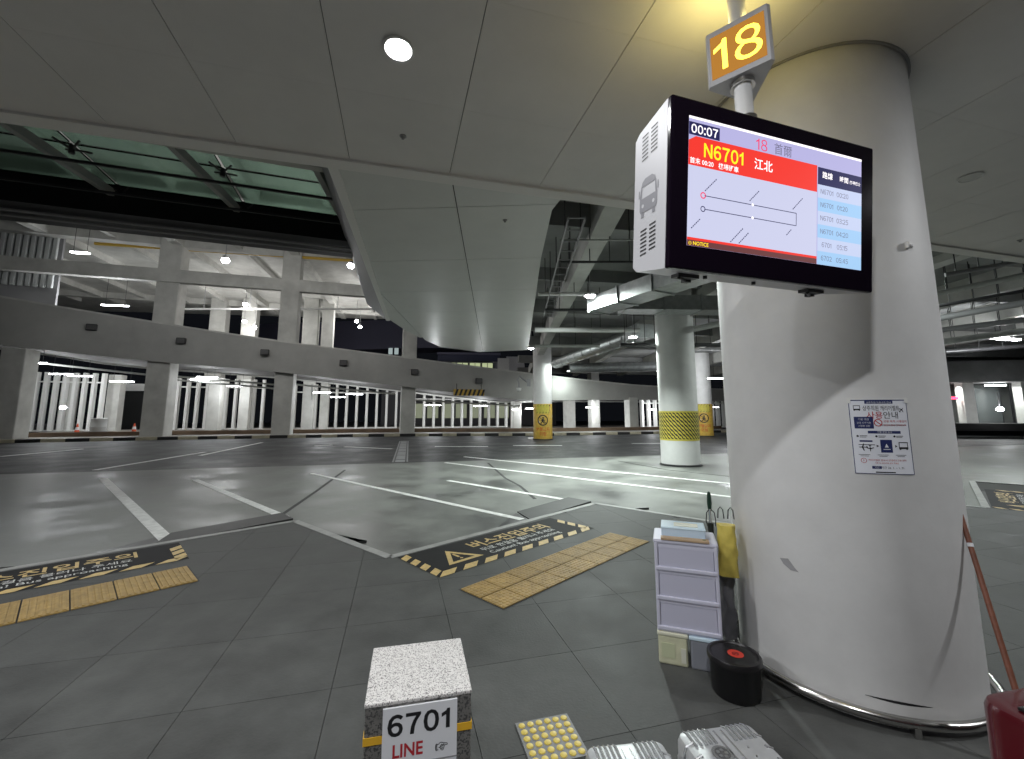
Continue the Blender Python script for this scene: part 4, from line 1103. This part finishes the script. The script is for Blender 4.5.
# slatted wall top left
t = thing('slatted_wall', 'pale corrugated slat wall at the upper left edge', 'wall cladding', AY(0, 290, 27), R(20))
sl = MB().box((0, 0, 0), (.26, .22, 5.2), bev=.05).mesh('slat', mat('slat_paint', (.5, .52, .52), .5))
for i in range(9): link('slat', sl, t).location = (-.6 + i * .38, .0, 3.0)
MB().box((.8, .35, 2.5), (3.8, .2, 8)).build('backing', M_grey, t)
sl2 = MB().box((0, 0, 0), (.3, .2, 4.0), bev=.05).mesh('slat', M_grey)
for i in range(4): link('slat', sl2, t).location = (-1.2 + i * .42, -.8, 1.2)

# building with lit windows beyond the ramp
t = thing('upper_building', 'low building with greenish lit windows and navy roof beyond the ramp', 'building', AY(470, 372, 70), R(5))
MB().box((0, 2.3, -3.7), (9.0, 3.4, 11)).build('wall', mat('upper_wall', (.25, .26, .30), .7), t)
MB().box((-.2, 1.9, 2.3), (10.2, 4.4, 1.0)).build('roof', mat('navy_roof', (.03, .035, .08), .6), t)
MB().box((-.2, -.4, 3.0), (10.4, .3, .35)).build('roof_edge', mat('slate_edge', (.13, .13, .2), .6), t)
for i in range(4):
    f_ = MB().box((-3.3 + i * 2.05, -.04, .65), (1.95, .08, 1.9)).build('window', M_dark, t)
    for j in range(2): MB().box((-3.75 + i * 2.05 + j * .92, -.10, .65), (.82, .04, 1.7)).build('pane', glow('lit_window_green', (.62, .70, .40), .55), f_)
MB().box((5.5, .5, .8), (1.9, 2, 3.0)).build('stair_block', M_white, t)
MB().add([(6.4, -.4, -.6), (9.2, -.4, -.6), (8.9, -.4, 2.6), (6.0, -.4, 2.6), (6.4, 0, -.6), (9.2, 0, -.6), (8.9, 0, 2.6), (6.0, 0, 2.6)], [(3, 2, 1, 0)[::-1], (4, 5, 6, 7)[::-1], (0, 1, 5, 4), (1, 2, 6, 5), (2, 3, 7, 6), (3, 0, 4, 7)]).build('leaning_panel', M_lgrey, t)
fl = thing('small_lit_signs', 'tiny pale lit boxes on the parapet beside the fourth column', 'sign', AY(395, 353, 46))
for i, x in enumerate((-.5, .15)): MB().box((x, 0, .2), (.42, .1, .7)).build('lit_box', glow('lit_box_pale', (.5, .6, .6), .5), fl)
# distant dark roofs behind the hall
o = MB().box(AY(370, 338, 75), (46, 6, 5.0), R(-8)).build('far_roof', mat('far_roof_blue', (.10, .10, .15), .7))
tag(o, 'dim blue grey distant roof between hall ceiling and ramp', 'roof')

# ================================================================== GLASS CANOPY (left, behind the ceiling edge)
ZG = 4.75
canopy = thing('glass_canopy', 'green tinted glass canopy with steel beams behind the ceiling edge', 'canopy')
far0, far1 = G(-40, 200, ZG - .25), G(352, 246, ZG - .25)
dirc = (far1 - far0).normalized(); nrm = Vector((-dirc.y, dirc.x, 0))
far0 = far0 - dirc * 4
Lc = (far1 - far0).length; depth = 2.9
def cpnt(a, b, z): q = far0 + dirc * a - nrm * b; return Vector((q.x, q.y, z))
npan = 6
for i in range(npan):
    for j in range(2):
        a0, a1 = i * Lc / npan + .02, (i + 1) * Lc / npan - .02; b0, b1 = .1 + j * 1.4 + .02, .1 + (j + 1) * 1.4 - .02
        P = [cpnt(a0, b1, ZG), cpnt(a1, b1, ZG), cpnt(a1, b0, ZG), cpnt(a0, b0, ZG)]
        MB().add(P + [p + Vector((0, 0, .02)) for p in P], [(3, 2, 1, 0), (4, 5, 6, 7), (0, 1, 5, 4), (1, 2, 6, 5), (2, 3, 7, 6), (3, 0, 4, 7)]).build('glass_pane', M_glass, canopy)
for i in range(npan + 1):
    a = i * Lc / npan
    m = MB(); m.beam(cpnt(a, -.05, ZG - .08), cpnt(a - .5, depth, ZG - .08), .07, .10); m.build('rafter', mat('rafter_paint', (.30, .31, .30), .5), canopy)
    for b in (.45, 1.5, 2.4):
        c_ = cpnt(a, b, ZG - .015); m = MB(); m.cyl(c_ - Vector((0, 0, .1)), c_, .03, n=8)
        for s in (-1, 1):
            for s2 in (-1, 1): m.cyl(c_ - Vector((0, 0, .05)), c_ + dirc * (.12 * s) + nrm * (.12 * s2), .012, n=6)
        m.build('spider_fitting', M_dark, canopy)
for b, wd, ht, mm in ((2.35, .10, .16, M_conc), (1.5, .03, .03, M_dark), (.75, .03, .03, M_dark)):
    m = MB(); m.beam(cpnt(0, b, ZG - .2), cpnt(Lc, b, ZG - .2), wd, ht); m.build('purlin', mm, canopy)
m = MB(); m.beam(cpnt(-.5, .12, ZG - .16), cpnt(Lc, .12, ZG - .16), .75, .42); m.build('gutter_beam', M_black, canopy)
for k, b in enumerate((.05, .25)):
    m = MB(); m.cyl(cpnt(0, b, ZG - .40), cpnt(Lc, b, ZG - .40), .02, n=8); m.build('conduit', M_grey, canopy)
m = MB(); m.beam(cpnt(0, -.28, ZG - .02), cpnt(Lc, -.28, ZG - .02), .06, .30); m.build('gutter_lip', M_dark, canopy)

# ================================================================== CONCRETE DECK (right)
ZD = 6.3
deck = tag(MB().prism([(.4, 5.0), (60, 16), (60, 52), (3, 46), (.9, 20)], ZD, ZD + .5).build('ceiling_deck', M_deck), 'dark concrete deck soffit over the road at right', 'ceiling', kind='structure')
def dbeam(a, b, wd, ht, m=M_conc, name='beam'):
    mb = MB(); mb.beam(Vector((a[0], a[1], ZD - ht / 2)), Vector((b[0], b[1], ZD - ht / 2)), wd, ht); return mb.build(name, m, deck)
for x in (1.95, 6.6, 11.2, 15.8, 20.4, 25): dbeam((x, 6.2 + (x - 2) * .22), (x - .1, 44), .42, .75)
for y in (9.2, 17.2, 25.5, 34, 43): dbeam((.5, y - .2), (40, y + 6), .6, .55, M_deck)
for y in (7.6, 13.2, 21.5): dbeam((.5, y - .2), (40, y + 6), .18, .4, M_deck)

def roundcol(x, y, r, ztop, label, grp=None):
    p = G(x, y); d_ = Vector((p.x, p.y, 0)).normalized(); p = p + d_ * r
    t = thing('round_column', label, 'column', (p.x, p.y, 0), math.atan2(-p.y, -p.x), grp)
    MB().lathe([(r, 0), (r, ztop)], n=64).build('shaft', M_colp, t, True)
    MB().lathe([(r + .05, 0), (r + .05, .05), (r, .06)], n=48).build('foot_ring', M_dark, t, True)
    return t, p
def wrap(t, r, mb, name, m, smooth=False):   # flat (s, z) print centred on the side facing the camera
    return sub(mb, .06).map(lambda p: ((r + p[2]) * cos(p[0] / r), (r + p[2]) * sin(p[0] / r), p[1])).build(name, m, t, smooth)
# striped column
rc2 = .62
t, p = roundcol(681, 467, rc2, ZD, 'white round column with yellow and black diagonal stripe band')
z0, z1 = AY(681, 441, p.y - rc2).z, AY(681, 411, p.y - rc2).z
MB().lathe([(rc2 + .002, z0), (rc2 + .008, z0), (rc2 + .008, z1), (rc2 + .002, z1)], n=64).build('yellow_band', M_yband, t, True)
m = MB(); ns = 34; per = 2 * pi * rc2; zb2, zt2 = z0 + .05, z1 - .05; sl_ = (zt2 - zb2) * .9
for i in range(ns):
    s0_ = i * per / ns; w_ = per / ns * .60
    for k in range(6):
        za, zb_ = zb2 + (zt2 - zb2) * k / 6, zb2 + (zt2 - zb2) * (k + 1) / 6
        oa, ob = -sl_ * k / 6, -sl_ * (k + 1) / 6
        m.add([(s0_ + oa, za, .010), (s0_ + w_ + oa, za, .010), (s0_ + w_ + ob, zb_, .010), (s0_ + ob, zb_, .010)], [(0, 1, 2, 3)])
wrap(t, rc2, m, 'black_stripes', M_blk)
def yellowcol(x, y, r, label):
    t, p = roundcol(x, y, r, ZD, label, 'round columns with yellow foot')
    zt_ = AY(x, 404, p.y - r).z
    MB().lathe([(r + .006, .06), (r + .006, zt_), (r, zt_ + .01)], n=48).build('yellow_foot', M_yel, t, True)
    m = MB(); quad(m, -.45, zt_ - .62, .45, zt_ - .02, .008); wrap(t, r, m, 'stripe_ground', M_yband)
    m = MB()
    for i in range(5):
        x0 = -.45 + i * .2; m.add([(x0, zt_ - .6, .010), (x0 + .1, zt_ - .6, .010), (x0 + .2, zt_ - .04, .010), (x0 + .1, zt_ - .04, .010)], [(0, 1, 2, 3)])
    wrap(t, r, m, 'black_stripes', M_blk)
    m = MB(); disc2d(m, 0, zt_ - 1.05, .34, 24, .009); wrap(t, r, m, 'sign_disc', M_sheet)
    m = MB(); ring2d(m, 0, zt_ - 1.05, .28, .35, 24, .011); disc2d(m, .02, zt_ - .90, .06, 10, .011)
    for a_, b_, w2 in (((.02, -.97), (-.02, -1.13), .10), ((-.02, -1.12), (-.13, -1.27), .06), ((-.01, -1.12), (.1, -1.27), .06), ((.02, -1.0), (.14, -1.08), .045), ((.0, -1.0), (-.12, -1.1), .045), ((-.2, -.86), (.2, -1.24), .04)):
        bar2d(m, (a_[0], zt_ + a_[1]), (b_[0], zt_ + b_[1]), w2, .011)
    wrap(t, r, m, 'pictogram', M_blk)
    m = MB(); add_text(m, '보행금지', 0, zt_ - 1.72, .26, .015, z=.010); add_text(m, '위험', 0, zt_ - 2.02, .26, .015, z=.010); wrap(t, r, m, 'red_text', mat('warning_red', (.55, .08, .02), .5))
yellowcol(543, 440, .62, 'white round column with yellow foot and walking ban sign')
yellowcol(705, 436.5, .62, 'yellow footed round column half hidden behind the striped column')
# further round columns to the right, beyond the big column

# fittings at the yellow column: small camera
pc = AY(522, 385, 28.6)
t = thing('security_camera', 'small camera on a curved arm at the yellow footed column', 'camera', pc)
m = MB(); m.tube([(.35, 0, .2), (0, 0, .45), (-.15, 0, .6), (-.3, 0, .4), (-.2, 0, .1), (-.2, 0, -.2)], .05, 8); m.build('arm', M_grey, t)
MB().lathe([(.0001, -.45), (.14, -.38), (.17, -.2), (.0001, -.18)], (-.2, 0, 0), 14).build('dome', M_white, t, True)
MB().box((.45, 0, .15), (.25, .2, .5)).build('junction_box', M_grey, t)

# ---- ducts
duct = thing('air_duct', 'galvanised rectangular air duct with flanges below the display', 'duct')
d0, d1 = AY(598, 306, 12.6), AY(704, 268, 9.3)
d1.z = d0.z
def rduct(a, b, wd, ht, nfl, root):
    m = MB(); m.beam(a, b, wd, ht); m.build('duct_run', M_galv, root)
    for i in range(nfl + 1):
        q = a.lerp(b, i / nfl); q2 = q + (b - a).normalized() * .05; m = MB(); m.beam(q, q2, wd + .07, ht + .07); m.build('flange', M_galv, root)
rduct(d0, d1, .75, .42, 3, duct)
MB().beam(d0 + Vector((-.36, -.62, 0)), d0 + Vector((.1, .12, 0)), .02, .34)
e0 = AY(612, 300, 12.2); e1 = AY(740, 297, 12.4); e1.z = e0.z
rduct(e0 + Vector((.4, .5, 0)), e1 + Vector((0, .5, 0)), .7, .45, 3, duct)
duct2 = thing('round_duct', 'round silver insulated duct running under the deck towards the ramp', 'duct')
r0, r1 = AY(634, 335, 17.5), AY(556, 362, 27)
r1.z = r0.z - .1
MB().cyl(r0, r1, .30, n=20).build('duct_run', M_galv, duct2, True)
for i in range(9): q = r0.lerp(r1, (i + .5) / 9); MB().cyl(q, q + (r1 - r0).normalized() * .06, .325, n=20).build('band', M_galv, duct2)
m = MB(); m.beam(r0, r0 + (r0 - r1).normalized() * .9, .75, .55); m.build('end_box', M_galv, duct2)
duct3 = thing('round_duct', 'long horizontal round duct behind the deck beams above the ramp', 'duct')
a, b = AY(570, 368, 29), AY(668, 366, 29)
MB().cyl(a, b, .33, n=16).build('duct_run', M_galv, duct3, True)
for i in range(5): q = a.lerp(b, (i + .5) / 5); MB().cyl(q, q + Vector((.1, 0, 0)), .36, n=16).build('band', M_galv, duct3)

def deckpipe(px0, px1, Y0, Y1, r, label, m=M_pipe, flat=True):
    a, b = AY(*px0, Y0), AY(*px1, Y1)
    if flat: b.z = a.z
    t = thing('ceiling_pipe', label, 'pipe', (0, 0, 0), 0, 'pipes under the concrete deck')
    MB().cyl(a, b, r, n=12).build('pipe', m, t, True)
    for i in range(4):
        q = a.lerp(b, (i + .5) / 4)
        if q.z < ZD - .1: MB().cyl(q, (q.x, q.y, ZD), .012, n=6).build('hanger', M_dark, t)
    return t
deckpipe((538, 294), (596, 296.5), 12.2, 12.2, .06, 'pale pipe leading to the lamp beside the duct', M_white)
deckpipe((535, 330), (640, 335), 15.2, 15.2, .09, 'pale pipe above the round insulated duct', M_white)
deckpipe((535, 346), (600, 349), 19, 19, .07, 'thin pale pipe near the yellow footed column top')
deckpipe((560, 240), (640, 251), 8.9, 8.9, .018, 'very thin conduit left of the display below the deck')
deckpipe((690, 330), (745, 318), 15, 13, .10, 'pipe right of the striped round column', flat=False)
deckpipe((935, 294), (1040, 272), 11.6, 10.0, .075, 'upper pale pipe right of the big column', flat=False)
deckpipe((940, 342), (1040, 329), 17.5, 16, .13, 'lower pale pipe right of the big column', flat=False)
deckpipe((940, 318), (1040, 300), 14, 12.5, .10, 'dark pipe between the two pale pipes at right', M_grey, flat=False)
deckpipe((940, 330), (1040, 318), 16, 14.5, .10, 'second dark pipe right of the big column', M_grey, flat=False)
deckpipe((945, 275), (1040, 258), 9.5, 8.8, .05, 'topmost thin dark pipe right of the big column', M_grey, flat=False)
deckpipe((560, 262), (640, 270), 9.6, 9.6, .03, 'thin dark conduit across the deck left of the display', M_dark)
deckpipe((545, 310), (660, 318), 13.6, 13.6, .05, 'dark conduit between the lamp pipe and the round duct', M_dark)
deckpipe((620, 345), (660, 343), 15.0, 15.0, .08, 'dark pipe touching the left of the striped column top', M_dark)
deckpipe((690, 345), (745, 346), 18, 18, .08, 'dark pipe right of the striped column behind the big column', M_dark)
deckpipe((938, 306), (1040, 288), 12.6, 11.4, .05, 'thin dark conduit under the upper pale pipe at right', M_dark, flat=False)
deckpipe((945, 352), (1040, 345), 19, 18, .09, 'lowest dark pipe right of the big column', M_dark, flat=False)
tr = thing('cable_tray', 'ladder cable tray hanging under the deck left of the display', 'cable tray')
a, b = AY(577, 218, 7.2), AY(548, 318, 15.0); b.z = a.z
for s in (-.15, .15): m = MB(); m.beam(a + Vector((s, 0, 0)), b + Vector((s, 0, 0)), .02, .07); m.build('side_rail', M_grey, tr)
for i in range(16): q = a.lerp(b, i / 15); m = MB(); m.beam(q + Vector((-.15, 0, 0)), q + Vector((.15, 0, 0)), .03, .02); m.build('rung', M_grey, tr)
for i in range(4):
    q = a.lerp(b, (i + .3) / 4)
    for s in (-.15, .15): MB().cyl(q + Vector((s, 0, 0)), (q.x + s, q.y, ZD), .012, n=6).build('hanger', M_dark, tr)

# ---- lamps under the deck
def deck_lamp(x, y, Y, label, power, big=False):
    p = AY(x, y, Y); t = thing('round_lamp', label, 'lamp', p, 0, 'round lamps under the deck')
    MB().lathe([(.17, 0), (.15, .07), (.05, .10), (.0001, .10)], n=20).build('housing', M_white, t, True)
    MB().lathe([(.0001, -.05), (.1, -.04), (.155, 0)], n=20).build('diffuser', glow('deck_lamp_white', (.97, 1, 1), 40), t, True)
    if p.z < ZD: MB().cyl((0, 0, .08), (0, 0, ZD - p.z), .015, n=6).build('stem', M_grey, t)
    area(t, (0, 0, -.07), power, .3, col=(.90, 1, .95))
    return t
deck_lamp(590, 296, 11.9, 'bright round lamp beside the end of the rectangular duct', P_DECK * 1.2)
deck_lamp(633, 337, 15.9, 'bright round lamp at the end of the round duct', P_DECK * .6)
deck_lamp(531, 348.5, 23.5, 'round lamp left of the yellow footed column top', P_DECK * .35)
deck_lamp(562, 361, 27.5, 'round lamp at the far end of the round duct', P_DECK * .2)
deck_lamp(569, 371, 36, 'distant round lamp under the deck above the low ramp', P_DECK * .35)
deck_lamp(880, 290, 13, 'added unseen lamp behind the big column that brightens the floor at right', P_DECK * .7)  # added lamp, out of sight, to brighten the floor right of the column
tube_light(728, 379, 26, 2.6, R(5), 'long tube light right of the striped column above the white panel', P_TUBE * 1.5, 'fluorescent fixtures under the deck', 1.0)
tube_light(668, 372, 30, 1.6, R(5), 'tube light behind the striped round column', P_TUBE, 'fluorescent fixtures under the deck', 1.0)
tube_light(1006, 340, 17.0, 1.6, R(15), 'wide bright tube light at the right picture edge', P_TUBE * 1.6, 'fluorescent fixtures under the deck', .4)

# ================================================================== FAR RIGHT
t = thing('waiting_hall', 'dim glazed waiting hall at the far right beyond the lane', 'building', AY(985, 430, 31), R(-12))
MB().box((2, 2.5, 4.0), (24, .3, 8)).build('rear_wall', mat('hall_wall', (.20, .21, .20), .7), t)
MB().box((2, .8, 4.15), (24, 3.6, 1.5)).build('canopy_beam', M_deck, t)
MB().box((2, -.6, .25), (26, 2.4, .5)).build('plinth', M_kb, t)
for x in (-8.5, -4.6, -.9, 2.6, 6.2): MB().box((x, 0, 1.9), (.7, .7, 3.6)).build('pillar', M_conc, t)
for x in (-6.5, -2.7, 1, 4.4):
    f_ = MB().box((x, 1.6, 1.8), (2.8, .08, 3.2)).build('window', M_dark, t)
    MB().box((x, 1.52, 1.8), (2.6, .04, 3.0)).build('pane', mat('dim_glass', (.10, .11, .11), .1), f_)
    tb = MB(); tb.box((x, 0, 3.2), (1.2, .15, .08)); tb.build('tube', TUBE, t)
area(t, (-2, 0, 3.1), P_TUBE * 1.5, 8, .3, col=(.95, 1, .98))
MB().box((-1.9, -.1, 2.3), (.9, .1, .18)).build('red_sign', glow('led_red', (1, .05, .12), 4), t)
p = AY(1000, 409, 29)
t = thing('spot_lamp', 'bright white spot lamp in front of the far right waiting hall', 'lamp', p)
MB().lathe([(.0001, -.14), (.16, -.1), (.2, 0), (.12, .12), (.0001, .14)], n=16).build('globe', MATS['lamp_white_strong'], t, True)
MB().cyl((0, 0, .1), (0, 0, 1.2), .03, n=8).build('stem', M_grey, t)
